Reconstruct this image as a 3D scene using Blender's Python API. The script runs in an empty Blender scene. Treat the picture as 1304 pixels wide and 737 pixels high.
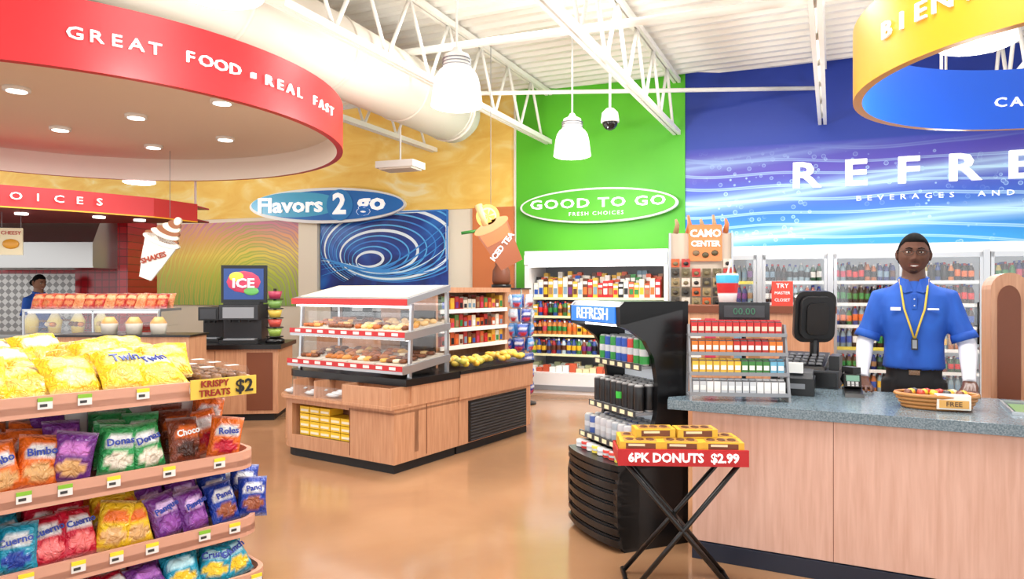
import bpy, math, random
from mathutils import Matrix, Vector
random.seed(7)
sc=bpy.context.scene
rad=math.radians
def C(r,g,b):
    f=lambda c:(c/255/12.92) if c/255<=0.04045 else ((c/255+0.055)/1.055)**2.4
    return (f(r),f(g),f(b))
WHITE=C(240,240,236)
# ---------------------------------------------------------------- materials
MATS={}
def newmat(name):
    m=bpy.data.materials.new(name); m.use_nodes=True; nt=m.node_tree
    b=nt.nodes['Principled BSDF']; MATS[name]=m
    return m,nt,b
def N(nt,t,**k):
    n=nt.nodes.new(t)
    for a,v in k.items(): setattr(n,a,v)
    return n
def mat(name,col,rough=.5,metal=0,es=0,em=None,spec=None):
    m,nt,b=newmat(name)
    b.inputs['Base Color'].default_value=(*col,1); b.inputs['Roughness'].default_value=rough
    b.inputs['Metallic'].default_value=metal
    if spec is not None: b.inputs['Specular IOR Level'].default_value=spec
    if es: b.inputs['Emission Color'].default_value=(*(em or col),1); b.inputs['Emission Strength'].default_value=es
def ramp(nt,stops):
    r=N(nt,'ShaderNodeValToRGB'); e=r.color_ramp.elements
    while len(e)>1: e.remove(e[-1])
    e[0].position=stops[0][0]; e[0].color=(*stops[0][1],1)
    for p,c in stops[1:]:
        x=e.new(p); x.color=(*c,1)
    return r
def coords(nt,scale=(1,1,1),rot=(0,0,0),loc=(0,0,0)):
    t=N(nt,'ShaderNodeTexCoord'); mp=N(nt,'ShaderNodeMapping')
    mp.inputs['Scale'].default_value=scale; mp.inputs['Rotation'].default_value=rot; mp.inputs['Location'].default_value=loc
    nt.links.new(t.outputs['Object'],mp.inputs['Vector']); return mp
def noisemat(name,stops,scale=(1,1,1),ns=5,detail=4,dist=0,rough=.5,bump=0,metal=0):
    m,nt,b=newmat(name); mp=coords(nt,scale); n=N(nt,'ShaderNodeTexNoise')
    n.inputs['Scale'].default_value=ns; n.inputs['Detail'].default_value=detail; n.inputs['Distortion'].default_value=dist
    nt.links.new(mp.outputs[0],n.inputs['Vector']); r=ramp(nt,stops)
    nt.links.new(n.outputs['Fac'],r.inputs[0]); nt.links.new(r.outputs[0],b.inputs['Base Color'])
    b.inputs['Roughness'].default_value=rough; b.inputs['Metallic'].default_value=metal
    if bump:
        bp=N(nt,'ShaderNodeBump'); bp.inputs['Strength'].default_value=bump
        nt.links.new(n.outputs['Fac'],bp.inputs['Height']); nt.links.new(bp.outputs[0],b.inputs['Normal'])
    return m,nt,b
def vmat(name,rough=.35,bump=0,metal=0,es=0):
    m,nt,b=newmat(name); a=N(nt,'ShaderNodeAttribute'); a.attribute_name='Col'
    nt.links.new(a.outputs['Color'],b.inputs['Base Color']); b.inputs['Roughness'].default_value=rough
    b.inputs['Metallic'].default_value=metal
    if es:
        nt.links.new(a.outputs['Color'],b.inputs['Emission Color']); b.inputs['Emission Strength'].default_value=es
    if bump:
        mp=coords(nt); n=N(nt,'ShaderNodeTexNoise'); n.inputs['Scale'].default_value=22; n.inputs['Distortion'].default_value=1.5
        nt.links.new(mp.outputs[0],n.inputs['Vector'])
        bp=N(nt,'ShaderNodeBump'); bp.inputs['Strength'].default_value=bump; bp.inputs['Distance'].default_value=.03
        nt.links.new(n.outputs['Fac'],bp.inputs['Height']); nt.links.new(bp.outputs[0],b.inputs['Normal'])
vmat('v'); vmat('vmatte',.75); vmat('foil',.2,.8); vmat('vlit',.4,es=.25)
mat('white',WHITE,.5); mat('whitegloss',C(240,240,240),.25); mat('cream',C(236,226,205),.6)
mat('steelwhite',C(242,240,233),.5)
mat('black',C(14,14,16),.3); mat('blackmatte',C(22,22,24),.6); mat('grey',C(140,143,148),.4); mat('darkgrey',C(60,62,66),.45)
mat('alu',C(190,193,196),.3,.8); mat('steel',C(170,168,165),.28,.9); mat('chrome',C(220,220,220),.12,1)
mat('red',C(196,36,42),.4); mat('yellowring',C(236,172,30),.35)
mat('bluein',C(28,84,190),.4); mat('textwhite',C(255,255,255),.4,es=.25)
mat('orange',C(206,118,66),.6); mat('peach',C(218,164,140),.45); mat('toe',C(24,32,50),.4)
mat('lamp',C(255,252,245),.4,es=5); mat('lampshade',C(255,252,245),.3,es=.9)
mat('led',C(255,255,255),.4,es=4); mat('coolin',C(225,230,235),.4,es=.25)
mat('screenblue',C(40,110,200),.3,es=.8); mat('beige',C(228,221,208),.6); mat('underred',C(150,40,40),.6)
mat('brown',C(120,66,40),.5); mat('lens',C(20,20,22),.1); mat('discceil',C(236,226,212),.7)
noisemat('green',[(.3,C(66,168,20)),(.7,C(90,190,30))],(1,1,1),.6,2,0,.5)
noisemat('wood',[(.3,C(190,136,100)),(.7,C(210,160,124))],(18,18,1.2),3,4,.3,.36)
noisemat('woodcounter',[(.3,C(208,164,144)),(.7,C(224,184,166))],(14,14,1.0),3,5,.3,.42)
noisemat('countertop',[(.35,C(92,110,120)),(.5,C(112,130,140)),(.65,C(132,148,156))],(1,1,1),130,2,0,.2)
noisemat('yellowwall',[(.3,C(240,190,84)),(.5,C(246,206,104)),(.64,C(250,222,140)),(.76,C(252,238,190))],(1,1,2.2),1.3,6,1.2,.6)
noisemat('muralnavy',[(.3,C(6,16,60)),(.5,C(12,50,140)),(.7,C(30,110,200))],(1,1,1),1.1,3,.8,.4)
m,nt,b=noisemat('floorm',[(.25,C(150,112,82)),(.5,C(164,124,90)),(.75,C(178,138,104))],(1,1,1),.9,7,.4,.16)
n=N(nt,'ShaderNodeTexNoise'); n.inputs['Scale'].default_value=3; r=ramp(nt,[(.3,(.11,.11,.11)),(.7,(.24,.24,.24))])
nt.links.new(n.outputs['Fac'],r.inputs[0]); nt.links.new(r.outputs[0],b.inputs['Roughness']); b.inputs['Specular IOR Level'].default_value=.55
def wavefac(nt,scale,dist,ds,rot=0,rings=False,loc=(0,0,0),sc3=(1,1,1)):
    mp=coords(nt,sc3,(0,rot,0),loc); w=N(nt,'ShaderNodeTexWave')
    if rings: w.wave_type='RINGS'; w.rings_direction='SPHERICAL'
    else: w.bands_direction='Z'
    w.inputs['Scale'].default_value=scale; w.inputs['Distortion'].default_value=dist; w.inputs['Detail'].default_value=1
    w.inputs['Detail Scale'].default_value=ds; nt.links.new(mp.outputs[0],w.inputs['Vector']); return w
def mixrgb(nt,f,a,c):
    x=N(nt,'ShaderNodeMixRGB')
    for i,q in ((0,f),(1,a),(2,c)):
        if isinstance(q,(tuple,float,int)): x.inputs[i].default_value=(*q,1) if isinstance(q,tuple) else q
        else: nt.links.new(q,x.inputs[i])
    return x
m,nt,b=newmat('muralgreen'); tc=N(nt,'ShaderNodeTexCoord'); sx=N(nt,'ShaderNodeSeparateXYZ'); nt.links.new(tc.outputs['Object'],sx.inputs[0])
mr=N(nt,'ShaderNodeMapRange'); mr.inputs[1].default_value=1.2; mr.inputs[2].default_value=2.8; nt.links.new(sx.outputs['Z'],mr.inputs[0])
g=ramp(nt,[(0,C(130,180,60)),(.35,C(190,205,70)),(.6,C(244,222,100)),(.8,C(232,170,120)),(1,C(200,120,160))]); nt.links.new(mr.outputs[0],g.inputs[0])
w=wavefac(nt,2.6,4,1,0,True,(5.0,0,-1.3)); r=ramp(nt,[(.2,(0,0,0)),(.6,(.75,.75,.75)),(1,(.2,.2,.2))]); nt.links.new(w.outputs['Fac'],r.inputs[0])
mr2=N(nt,'ShaderNodeMapRange'); mr2.inputs[1].default_value=-7.9; mr2.inputs[2].default_value=-4.1; nt.links.new(sx.outputs['X'],mr2.inputs[0])
g2=ramp(nt,[(0,C(214,130,70)),(.4,C(240,190,70)),(.7,C(130,185,60)),(1,C(170,110,170))]); nt.links.new(mr2.outputs[0],g2.inputs[0])
x=mixrgb(nt,r.outputs[0],g.outputs[0],g2.outputs[0]); nt.links.new(x.outputs[0],b.inputs['Base Color'])
# refresh wall: deep blue above, swirls and bubbles below
m,nt,b=newmat('refresh'); tc=N(nt,'ShaderNodeTexCoord'); sx=N(nt,'ShaderNodeSeparateXYZ'); nt.links.new(tc.outputs['Object'],sx.inputs[0])
mr=N(nt,'ShaderNodeMapRange'); mr.inputs[1].default_value=2.1; mr.inputs[2].default_value=4.1; nt.links.new(sx.outputs['Z'],mr.inputs[0])
grad=ramp(nt,[(0,C(60,170,230)),(.15,C(40,135,215)),(.36,C(56,96,200)),(.55,C(84,72,178)),(.68,C(66,60,168)),(.735,C(50,60,165)),(.75,C(24,56,155)),(1,C(22,52,150))])
nt.links.new(mr.outputs[0],grad.inputs[0])
mask=ramp(nt,[(0,(1,1,1)),(.5,(.8,.8,.8)),(.74,(0,0,0))]); nt.links.new(mr.outputs[0],mask.inputs[0])
w1=wavefac(nt,.33,9,.5,.15,False,(0,0,0),(.6,1,1.6)); s1=ramp(nt,[(0,(0,0,0)),(.45,(.05,.05,.05)),(.8,(.35,.35,.35)),(.97,(.85,.85,.85)),(1,(.5,.5,.5))]); nt.links.new(w1.outputs['Fac'],s1.inputs[0])
w2=wavefac(nt,1.1,12,.5,-.1,False,(0,0,0),(.5,1,1.3)); s2=ramp(nt,[(0,(0,0,0)),(.85,(0,0,0)),(.96,(.75,.75,.75)),(1,(.3,.3,.3))]); nt.links.new(w2.outputs['Fac'],s2.inputs[0])
vo=N(nt,'ShaderNodeTexVoronoi'); vo.inputs['Scale'].default_value=9; mpv=coords(nt,(1,.01,1)); nt.links.new(mpv.outputs[0],vo.inputs['Vector'])
s3=ramp(nt,[(0,(.1,.1,.1)),(.2,(.2,.2,.2)),(.25,(.9,.9,.9)),(.3,(0,0,0))]); nt.links.new(vo.outputs['Distance'],s3.inputs[0])
nz=N(nt,'ShaderNodeTexNoise'); nz.inputs['Scale'].default_value=1.1; nt.links.new(mpv.outputs[0],nz.inputs['Vector']); s4=ramp(nt,[(.48,(0,0,0)),(.6,(1,1,1))]); nt.links.new(nz.outputs['Fac'],s4.inputs[0])
def mul(a,c,op='MULTIPLY'):
    q=N(nt,'ShaderNodeMath',operation=op); q.use_clamp=True; nt.links.new(a,q.inputs[0]); nt.links.new(c,q.inputs[1]); return q.outputs[0]
f=mul(mul(mul(s1.outputs[0],s2.outputs[0],'ADD'),mul(s3.outputs[0],s4.outputs[0]),'ADD'),mask.outputs[0])
x=mixrgb(nt,f,grad.outputs[0],C(195,238,255)); nt.links.new(x.outputs[0],b.inputs['Base Color'])
def brickmat(name,c1,c2,mortar,w,h,ms,rot,rough,metal=0,offset=0):
    m,nt,b=newmat(name); mp=coords(nt,(1,1,1),rot); k=N(nt,'ShaderNodeTexBrick',offset=offset)
    k.inputs['Color1'].default_value=(*c1,1); k.inputs['Color2'].default_value=(*c2,1); k.inputs['Mortar'].default_value=(*mortar,1)
    k.inputs['Scale'].default_value=1; k.inputs['Brick Width'].default_value=w; k.inputs['Row Height'].default_value=h; k.inputs['Mortar Size'].default_value=ms
    nt.links.new(mp.outputs[0],k.inputs['Vector']); nt.links.new(k.outputs[0],b.inputs['Base Color'])
    b.inputs['Roughness'].default_value=rough; b.inputs['Metallic'].default_value=metal
brickmat('redtile',C(165,18,30),C(190,30,40),C(110,20,26),.11,.11,.006,(rad(90),0,0),.15)
m,nt,b=newmat('quilt')
mp=coords(nt,(1,.001,1),(0,rad(45),0)); ch=N(nt,'ShaderNodeTexChecker'); ch.inputs['Scale'].default_value=13; nt.links.new(mp.outputs[0],ch.inputs['Vector'])
ch.inputs['Color1'].default_value=(*C(190,188,184),1); ch.inputs['Color2'].default_value=(*C(130,128,126),1); nt.links.new(ch.outputs[0],b.inputs['Base Color']); b.inputs['Metallic'].default_value=.4; b.inputs['Roughness'].default_value=.35
m,nt,b=newmat('glass'); nt.nodes.remove(b); o=nt.nodes['Material Output']
tr=N(nt,'ShaderNodeBsdfTransparent'); gl=N(nt,'ShaderNodeBsdfGlossy'); gl.inputs['Roughness'].default_value=.04; mixs=N(nt,'ShaderNodeMixShader'); mixs.inputs[0].default_value=.07
nt.links.new(tr.outputs[0],mixs.inputs[1]); nt.links.new(gl.outputs[0],mixs.inputs[2]); nt.links.new(mixs.outputs[0],o.inputs[0])
# ---------------------------------------------------------------- mesh builder
TXT={}
def textgeo(s,size,ext,off,space):
    k=(s,size,ext,off,space)
    if k not in TXT:
        cu=bpy.data.curves.new('t','FONT'); cu.body=s; cu.size=size; cu.extrude=ext; cu.offset=off; cu.space_character=space
        cu.align_x='CENTER'; cu.align_y='CENTER'; cu.resolution_u=2
        ob=bpy.data.objects.new('t',cu); sc.collection.objects.link(ob); bpy.context.view_layer.update()
        me=ob.to_mesh(); TXT[k]=([tuple(v.co) for v in me.vertices],[tuple(p.vertices) for p in me.polygons])
        ob.to_mesh_clear(); bpy.data.objects.remove(ob); bpy.data.curves.remove(cu)
    return TXT[k]
RX90=Matrix.Rotation(rad(90),4,'X')
def T(x,y,z): return Matrix.Translation((x,y,z))
def RZ(d): return Matrix.Rotation(rad(d),4,'Z')
def RX(d): return Matrix.Rotation(rad(d),4,'X')
def RY(d): return Matrix.Rotation(rad(d),4,'Y')
class MB:
    def __init__(s): s.V=[];s.F=[];s.M=[];s.Cc=[];s.S=[];s.slots=[]
    def add(s,vs,fs,m='v',col=(1,1,1),M=None,sm=False):
        o=len(s.V)
        if M is not None: vs=[M@Vector(v) for v in vs]
        s.V+= [tuple(v) for v in vs]
        if col and isinstance(col[0],(tuple,list)): s.Cc+=col
        else: s.Cc+=[col]*len(vs)
        if m not in s.slots: s.slots.append(m)
        k=s.slots.index(m)
        for f in fs: s.F.append(tuple(i+o for i in f)); s.M.append(k); s.S.append(sm)
    def box(s,x0,x1,y0,y1,z0,z1,m='v',col=(1,1,1),M=None):
        vs=[(x0,y0,z0),(x1,y0,z0),(x1,y1,z0),(x0,y1,z0),(x0,y0,z1),(x1,y0,z1),(x1,y1,z1),(x0,y1,z1)]
        s.add(vs,[(0,3,2,1),(4,5,6,7),(0,1,5,4),(1,2,6,5),(2,3,7,6),(3,0,4,7)],m,col,M)
    def prism(s,poly,z0,z1,m='v',col=(1,1,1),M=None):
        n=len(poly); vs=[(x,y,z0) for x,y in poly]+[(x,y,z1) for x,y in poly]
        s.add(vs,[tuple(range(n))[::-1],tuple(range(n,2*n))]+[(i,(i+1)%n,(i+1)%n+n,i+n) for i in range(n)],m,col,M)
    def prof(s,pr,x0,x1,m='v',col=(1,1,1),M=None):
        n=len(pr); vs=[(x0,y,z) for y,z in pr]+[(x1,y,z) for y,z in pr]
        s.add(vs,[tuple(range(n))[::-1],tuple(range(n,2*n))]+[(i,(i+1)%n,(i+1)%n+n,i+n) for i in range(n)],m,col,M)
    def slab(s,pr,y0,y1,m='v',col=(1,1,1),M=None):
        n=len(pr); vs=[(x,y0,z) for x,z in pr]+[(x,y1,z) for x,z in pr]
        s.add(vs,[tuple(range(n)),tuple(range(n,2*n))[::-1]]+[(i+n,(i+1)%n+n,(i+1)%n,i) for i in range(n)],m,col,M)
    def ribbon(s,pts,ws,y,m,col):
        vs=[];fs=[]
        for i,p in enumerate(pts):
            a=pts[max(i-1,0)]; c=pts[min(i+1,len(pts)-1)]; dx,dz=c[0]-a[0],c[1]-a[1]; l=math.hypot(dx,dz) or 1
            vs+=[(p[0]-dz/l*ws[i],y,p[1]+dx/l*ws[i]),(p[0]+dz/l*ws[i],y,p[1]-dx/l*ws[i])]
        for i in range(len(pts)-1): fs.append((2*i,2*i+1,2*i+3,2*i+2))
        s.add(vs,fs,m,col)
    def tube(s,path,rr,n=8,m='v',col=(1,1,1),M=None,sm=True,cap=True):
        P=[Vector(p) for p in path]; 
        if not isinstance(rr,(list,tuple)): rr=[rr]*len(P)
        vs=[];fs=[]; prev=None
        for i,p in enumerate(P):
            d=(P[min(i+1,len(P)-1)]-P[max(i-1,0)]).normalized()
            if prev is None:
                a=Vector((0,0,1)) if abs(d.z)<.9 else Vector((1,0,0)); x=d.cross(a).normalized()
            else: x=(prev-d*prev.dot(d)).normalized()
            prev=x; y=d.cross(x)
            for k in range(n):
                t=2*math.pi*k/n; vs.append(p+(x*math.cos(t)+y*math.sin(t))*rr[i])
        for i in range(len(P)-1):
            for k in range(n):
                k2=(k+1)%n; fs.append((i*n+k,i*n+k2,(i+1)*n+k2,(i+1)*n+k))
        if cap: fs.append(tuple(range(n))[::-1]); fs.append(tuple((len(P)-1)*n+k for k in range(n)))
        s.add(vs,fs,m,col,M,sm)
    def lathe(s,x,y,z,pr,n=10,m='v',M=None,sm=True,col=(1,1,1)):
        vs=[];cs=[];fs=[]
        for q in pr:
            for k in range(n):
                t=2*math.pi*k/n; vs.append((x+q[0]*math.cos(t),y+q[0]*math.sin(t),z+q[1])); cs.append(q[2] if len(q)>2 else col)
        for i in range(len(pr)-1):
            for k in range(n):
                k2=(k+1)%n; fs.append((i*n+k,i*n+k2,(i+1)*n+k2,(i+1)*n+k))
        fs.append(tuple(range(n))[::-1]); fs.append(tuple((len(pr)-1)*n+k for k in range(n)))
        s.add(vs,fs,m,cs,M,sm)
    def ell(s,c,r,n=10,m='v',col=(1,1,1),M=None,h=6):
        pr=[(max(.02,math.sin(math.pi*i/h)),-math.cos(math.pi*i/h)) for i in range(h+1)]
        vs=[];fs=[]
        for a,b in pr:
            for k in range(n):
                t=2*math.pi*k/n; vs.append((c[0]+r[0]*a*math.cos(t),c[1]+r[1]*a*math.sin(t),c[2]+r[2]*b))
        for i in range(h):
            for k in range(n):
                k2=(k+1)%n; fs.append((i*n+k,i*n+k2,(i+1)*n+k2,(i+1)*n+k))
        fs.append(tuple(range(n))[::-1]); fs.append(tuple(h*n+k for k in range(n)))
        s.add(vs,fs,m,col,M,True)
    def text(s,t,size,M,m='textwhite',col=(1,1,1),ext=.006,off=0,space=1,sx=1):
        v,f=textgeo(t,size,ext,off,space); s.add(v,f,m,col,M@Matrix.Diagonal((sx,1,1,1))@RX90)
    def bag(s,M,w,h,t,base,acc,pic,n=12,txt=None,tcol=None):
        ph=random.random()*6
        for sgn in (-1,1):
            k=n if sgn<0 else 5
            vs=[];cs=[];fs=[]
            for j in range(k+1):
                for i in range(k+1):
                    u=i/k*2-1; v=j/k*2-1
                    th=t/2*max(0,1-u**4)**.5*max(0,1-abs(v)**3)**.6
                    th*=1+.13*math.sin(6*u+ph+3*v)+.08*math.sin(11*v+ph)+.05*math.sin(15*u-7*v+ph)
                    vs.append((u*w/2*(1-.07*(1-v*v)),sgn*th,(v+1)/2*h))
                    c=base
                    if sgn<0:
                        if (u/.8)**2+((v-.3)/.27)**2<1: c=acc
                        elif (u/.7)**2+((v+.42)/.34)**2<1: c=pic
                    if abs(v)>.93: c=tuple(.6*q+.25 for q in base)
                    cs.append(c)
            for j in range(k):
                for i in range(k):
                    a=j*(k+1)+i; q=(a,a+1,a+k+2,a+k+1); fs.append(q if sgn<0 else q[::-1])
            s.add(vs,fs,'foil',cs,M,True)
        if txt: s.text(txt,w*.27,M@T(0,-t/2*1.14,h*.65)@RY(-8),'v',tcol or (.02,.05,.3),ext=.002,off=.001)
    def obj(s,name,loc=(0,0,0),rz=0,bev=0,parent=None):
        me=bpy.data.meshes.new(name); me.from_pydata(s.V,[],s.F)
        for k in s.slots: me.materials.append(MATS[k])
        me.polygons.foreach_set('material_index',s.M); me.polygons.foreach_set('use_smooth',s.S)
        a=me.color_attributes.new('Col','FLOAT_COLOR','POINT')
        fl=[]
        for c in s.Cc: fl+= [c[0],c[1],c[2],1]
        a.data.foreach_set('color',fl); me.update()
        ob=bpy.data.objects.new(name,me); sc.collection.objects.link(ob); ob.location=loc; ob.rotation_euler=(0,0,rad(rz))
        if bev:
            b=ob.modifiers.new('bev','BEVEL'); b.width=bev; b.segments=2; b.limit_method='ANGLE'
        if parent: ob.parent=parent
        return ob
def circ(cx,cy,rx,ry,n=40,a0=0,a1=360):
    full=(a1-a0)>=360
    k=n if full else n+1
    return [(cx+rx*math.cos(rad(a0+(a1-a0)*i/n)),cy+ry*math.sin(rad(a0+(a1-a0)*i/n))) for i in range(k)]
PAL=[C(210,30,30),C(230,180,40),C(30,80,170),C(40,130,60),C(225,110,40),C(235,235,230),C(110,40,120),C(90,50,30),C(200,60,90),C(20,20,25),C(160,120,80),C(120,150,170)]
def bottle(b,x,y,z,h=.22,r=.032,n=7,liq=None,lab=None,cap=None):
    liq=liq or random.choice([C(120,50,20),C(210,120,40),C(160,30,40),C(60,120,60),C(180,200,210),C(40,70,140),C(200,180,90),C(40,20,15)])
    lab=lab or random.choice(PAL); cap=cap or random.choice([C(230,230,230),C(200,30,30),C(30,60,160)])
    b.lathe(x,y,z,[(r*.9,0,liq),(r,h*.05,liq),(r,h*.25,liq),(r*1.01,h*.26,lab),(r*1.01,h*.58,lab),(r,h*.59,liq),(r*.85,h*.72,liq),(r*.42,h*.88,liq),(r*.42,h*.9,cap),(r*.42,h,cap)],n,'v')
def can(b,x,y,z,h=.125,r=.03,n=10,c1=None,c2=None):
    c1=c1 or random.choice(PAL); c2=c2 or C(230,230,230); s=C(190,190,190)
    b.lathe(x,y,z,[(r*.8,0,s),(r,h*.07,s),(r,h*.08,c1),(r,h*.35,c1),(r*1.001,h*.36,c2),(r*1.001,h*.6,c2),(r,h*.61,c1),(r,h*.9,c1),(r*.8,h*.97,s),(r*.78,h*.98,s)],n,'v')
# ================================================================ ROOM
ANG=-19.8
b=MB(); b.box(-16,16,-4,20,-.1,0,'floorm'); b.obj('floor')
b=MB(); pr=[]; y=-5.0
while y<21:
    pr+=[(y,4.75),(y+.10,4.75),(y+.13,4.70),(y+.20,4.70)]; y+=.23
vs=[];fs=[]
for q in pr: vs+=[(-18,q[0],q[1]),(18,q[0],q[1])]
for i in range(len(pr)-1): fs.append((2*i,2*i+2,2*i+3,2*i+1))
b.add(vs,fs,'steelwhite'); b.box(-18,18,-5,21,4.8,4.86,'white'); b.obj('ceiling',rz=-24.4)
b=MB(); b.box(-13,.074,0,.15,2.85,4.9,'yellowwall'); b.box(-13,.074,.02,.15,0,2.85,'cream')
b.box(-.68,.07,-.05,.02,0,2.85,'orange')
b.box(-4.1,-3.7,-.08,.02,0,2.85,'cream')
b.obj('wall_back_yellow',(0,11.54,0),ANG)
b=MB(); b.box(.074,2.763,-.03,.15,0,4.9,'green'); b.box(.05,.085,-.05,.15,0,4.9,'beige'); b.obj('wall_back_green',(0,11.54,0),ANG)
b=MB(); b.box(2.763,11,0,.15,0,4.9,'refresh'); b.obj('wall_back_blue',(0,11.54,0),ANG)
# blue mural with painted spiral ribbons
b=MB(); b.box(-3.67,-1.14,-.03,-.001,1.5,2.85,'muralnavy')
def clampx(p): return (max(-3.66,min(-1.15,p[0])),max(1.51,min(2.84,p[1])))
for k in range(11):
    cx,cz=-2.75+.05*k,2.0+.03*k; pts=[];ws=[]
    for i in range(90):
        t=i/89; a=-2.6+t*6.6; rr_=.12+.09*k+.22*t*(1+.08*k)
        pts.append(clampx((cx+.25*t+rr_*1.25*math.cos(a),cz+rr_*.62*math.sin(a)))); ws.append((.005+.014*math.sin(math.pi*t))*(1.4 if k%4==0 else .7))
    b.ribbon(pts,ws,-.033-.0006*k,'v',C(235,248,255) if k%4==0 else (C(90,180,240) if k%2 else C(50,130,215)))
for k in range(7):
    pts=[];ws=[]
    for i in range(60):
        t=i/59; x_=-3.64+2.48*t; pts.append(clampx((x_,1.62+.06*k+.5*t*t+.22*math.sin(4.2*t+.35*k+.6)))); ws.append(.004+.012*math.sin(math.pi*t))
    b.ribbon(pts,ws,-.041-.0006*k,'v',C(200,235,255) if k==3 else C(60,150,225))
b.obj('wall_mural',(0,11.56,0),ANG)
b=MB(); b.box(-7.9,-4.12,-.03,-.001,1.2,2.78,'muralgreen'); b.obj('wall_mural',(0,11.56,0),ANG)
b=MB()
for i,ch in enumerate('REFRESH'):
    b.text(ch,.50,T(4.42+.645*i,-.03,3.1),ext=.03,off=.012,sx=1.25)
b.text('BEVERAGES  AND  SNACKS',.10,T(6.55,-.01,2.76),ext=.01,space=2.0,sx=1.3)
b.obj('wall_lettering',(0,11.54,0),ANG)
for k,x in enumerate([-6.13,-4.13,-2.13,-.13,1.87,3.87]):
    b=MB(); ye=10.9+.09*x; zl=3.82 
    for zz in (zl,4.6):
        b.box(x-.055,x-.012,-3,ye,zz,zz+.07,'steelwhite'); b.box(x+.012,x+.055,-3,ye,zz,zz+.07,'steelwhite')
    y=ye-.3; up=True
    while y>-2.5:
        a=(x,y,zl+.035 if up else 4.63); c=(x,y-.42,4.63 if up else zl+.035)
        b.tube([a,c],.022,6,'steelwhite'); up=not up; y-=.42
    b.obj('ceiling_joist',rz=-24.4)
b=MB(); b.tube([(-6,10,4.25),(-1.2,8.2,4.25),(2.8,6.7,4.25),(6,5.5,4.25)],.045,8,'steelwhite'); b.obj('ceiling_pipe')
b=MB(); b.tube([(-6.5,12.2,4.1),(-1,9.4,4.1),(4.5,10.0,4.35)],.03,8,'steelwhite'); b.obj('ceiling_pipe')
b=MB()
b.tube([(-3.0,4.6,3.93),(-.8,9.8,3.93)],.40,28,'beige')
for t in (.25,.5,.75,.97):
    p=Vector((-3.0,4.6,3.93)).lerp(Vector((-.8,9.8,3.93)),t); d=Vector((2.2,5.2,0)).normalized()*.02
    b.tube([p-d,p+d],.412,28,'beige')
b.tube([(-.9,9.55,3.93),(-.72,9.98,3.93)],[.40,.30],28,'beige')
b.box(-3.15,-2.2,7.3,8.2,3.45,4.7,'beige'); b.box(-3.8,-2.3,6.2,7.2,3.9,4.7,'beige')
b.obj('ventilation_duct')
b=MB(); b.tube([(-6,4.0,4.1),(-1.8,5.6,4.1)],.33,24,'beige'); b.obj('ventilation_duct')
b=MB(); b.box(-.28,.28,-.18,.18,0,.09,'white'); b.box(-.24,.24,-.15,.15,-.02,0,'beige'); b.tube([(0,0,.08),(0,0,1.55)],.012,6,'white'); b.obj('ceiling_diffuser',(-1.5,9.5,3.12),-20)
def ring(b,r,z0,z1,mo,mi,th=.06,n=96):
    vs=[];
    for R_ in (r,r-th):
        for z in (z0,z1):
            vs+=[(R_*math.cos(2*math.pi*i/n),R_*math.sin(2*math.pi*i/n),z) for i in range(n)]
    o=lambda k,i:k*n+i%n
    b.add(vs,[(o(0,i),o(0,i+1),o(1,i+1),o(1,i)) for i in range(n)],mo,sm=True)
    b.add(vs,[(o(2,i+1),o(2,i),o(3,i),o(3,i+1)) for i in range(n)],mi,sm=True)
    b.add(vs,[(o(0,i+1),o(0,i),o(2,i),o(2,i+1)) for i in range(n)]+[(o(1,i),o(1,i+1),o(3,i+1),o(3,i)) for i in range(n)],mo)
def ringtext(b,s,r,z,a0,step,size,inner=False):
    for i,ch in enumerate(s):
        if ch==' ': continue
        th=a0+step*i
        x,y=r*math.cos(rad(th)),r*math.sin(rad(th))
        rot=th+90 if not inner else th-90
        b.text(ch,size,T(x,y,z)@RZ(rot),ext=.008,off=.001,sx=1.3)
b=MB(); ring(b,2.55,0,.45,'red','discceil')
b.prism(circ(0,0,2.49,2.49,64),.27,.33,'discceil')
ringtext(b,'GREAT FOOD',2.56,.22,-56.0,2.6,.11); ringtext(b,'REAL FAST',2.56,.22,-25.5,2.75,.11)
b.box(-.02,.02,-.012,.012,-.02,.02,'textwhite',M=T(2.56*math.cos(rad(-29)),2.56*math.sin(rad(-29)),.22)@RZ(61))
for x,y in [(-3.04,5.33),(-4.1,5.85),(-3.6,6.77),(-4.66,7.29),(-2.56,6.24),(-3.15,7.77),(-4.16,8.2),(-5.4,6.3)]:
    b.lathe(x+4.2,y-6.6,.24,[(.10,0),(.10,.03)],20,'white'); b.lathe(x+4.2,y-6.6,.235,[(.075,0),(.075,.02)],20,'lamp')
for a in (20,140,260): b.tube([(2*math.cos(rad(a)),2*math.sin(rad(a)),.3),(2*math.cos(rad(a)),2*math.sin(rad(a)),1.8)],.015,6,'white')
b.obj('round_ceiling_canopy',(-4.2,6.6,2.9))
b=MB(); ring(b,1.58,0,.5,'yellowring','bluein')
ringtext(b,'BIENVENIDOS',1.59,.25,-177,5.3,.15); ringtext(b,'CASHIER',1.51,.22,82,-4.6,.11,True)
for a in (20,100,190,280): b.tube([(1.55*math.cos(rad(a)),1.55*math.sin(rad(a)),.45),(1.55*math.cos(rad(a)),1.55*math.sin(rad(a)),1.85)],.012,6,'white')
b.obj('round_ceiling_canopy',(3.9,4.45,2.85))
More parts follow.
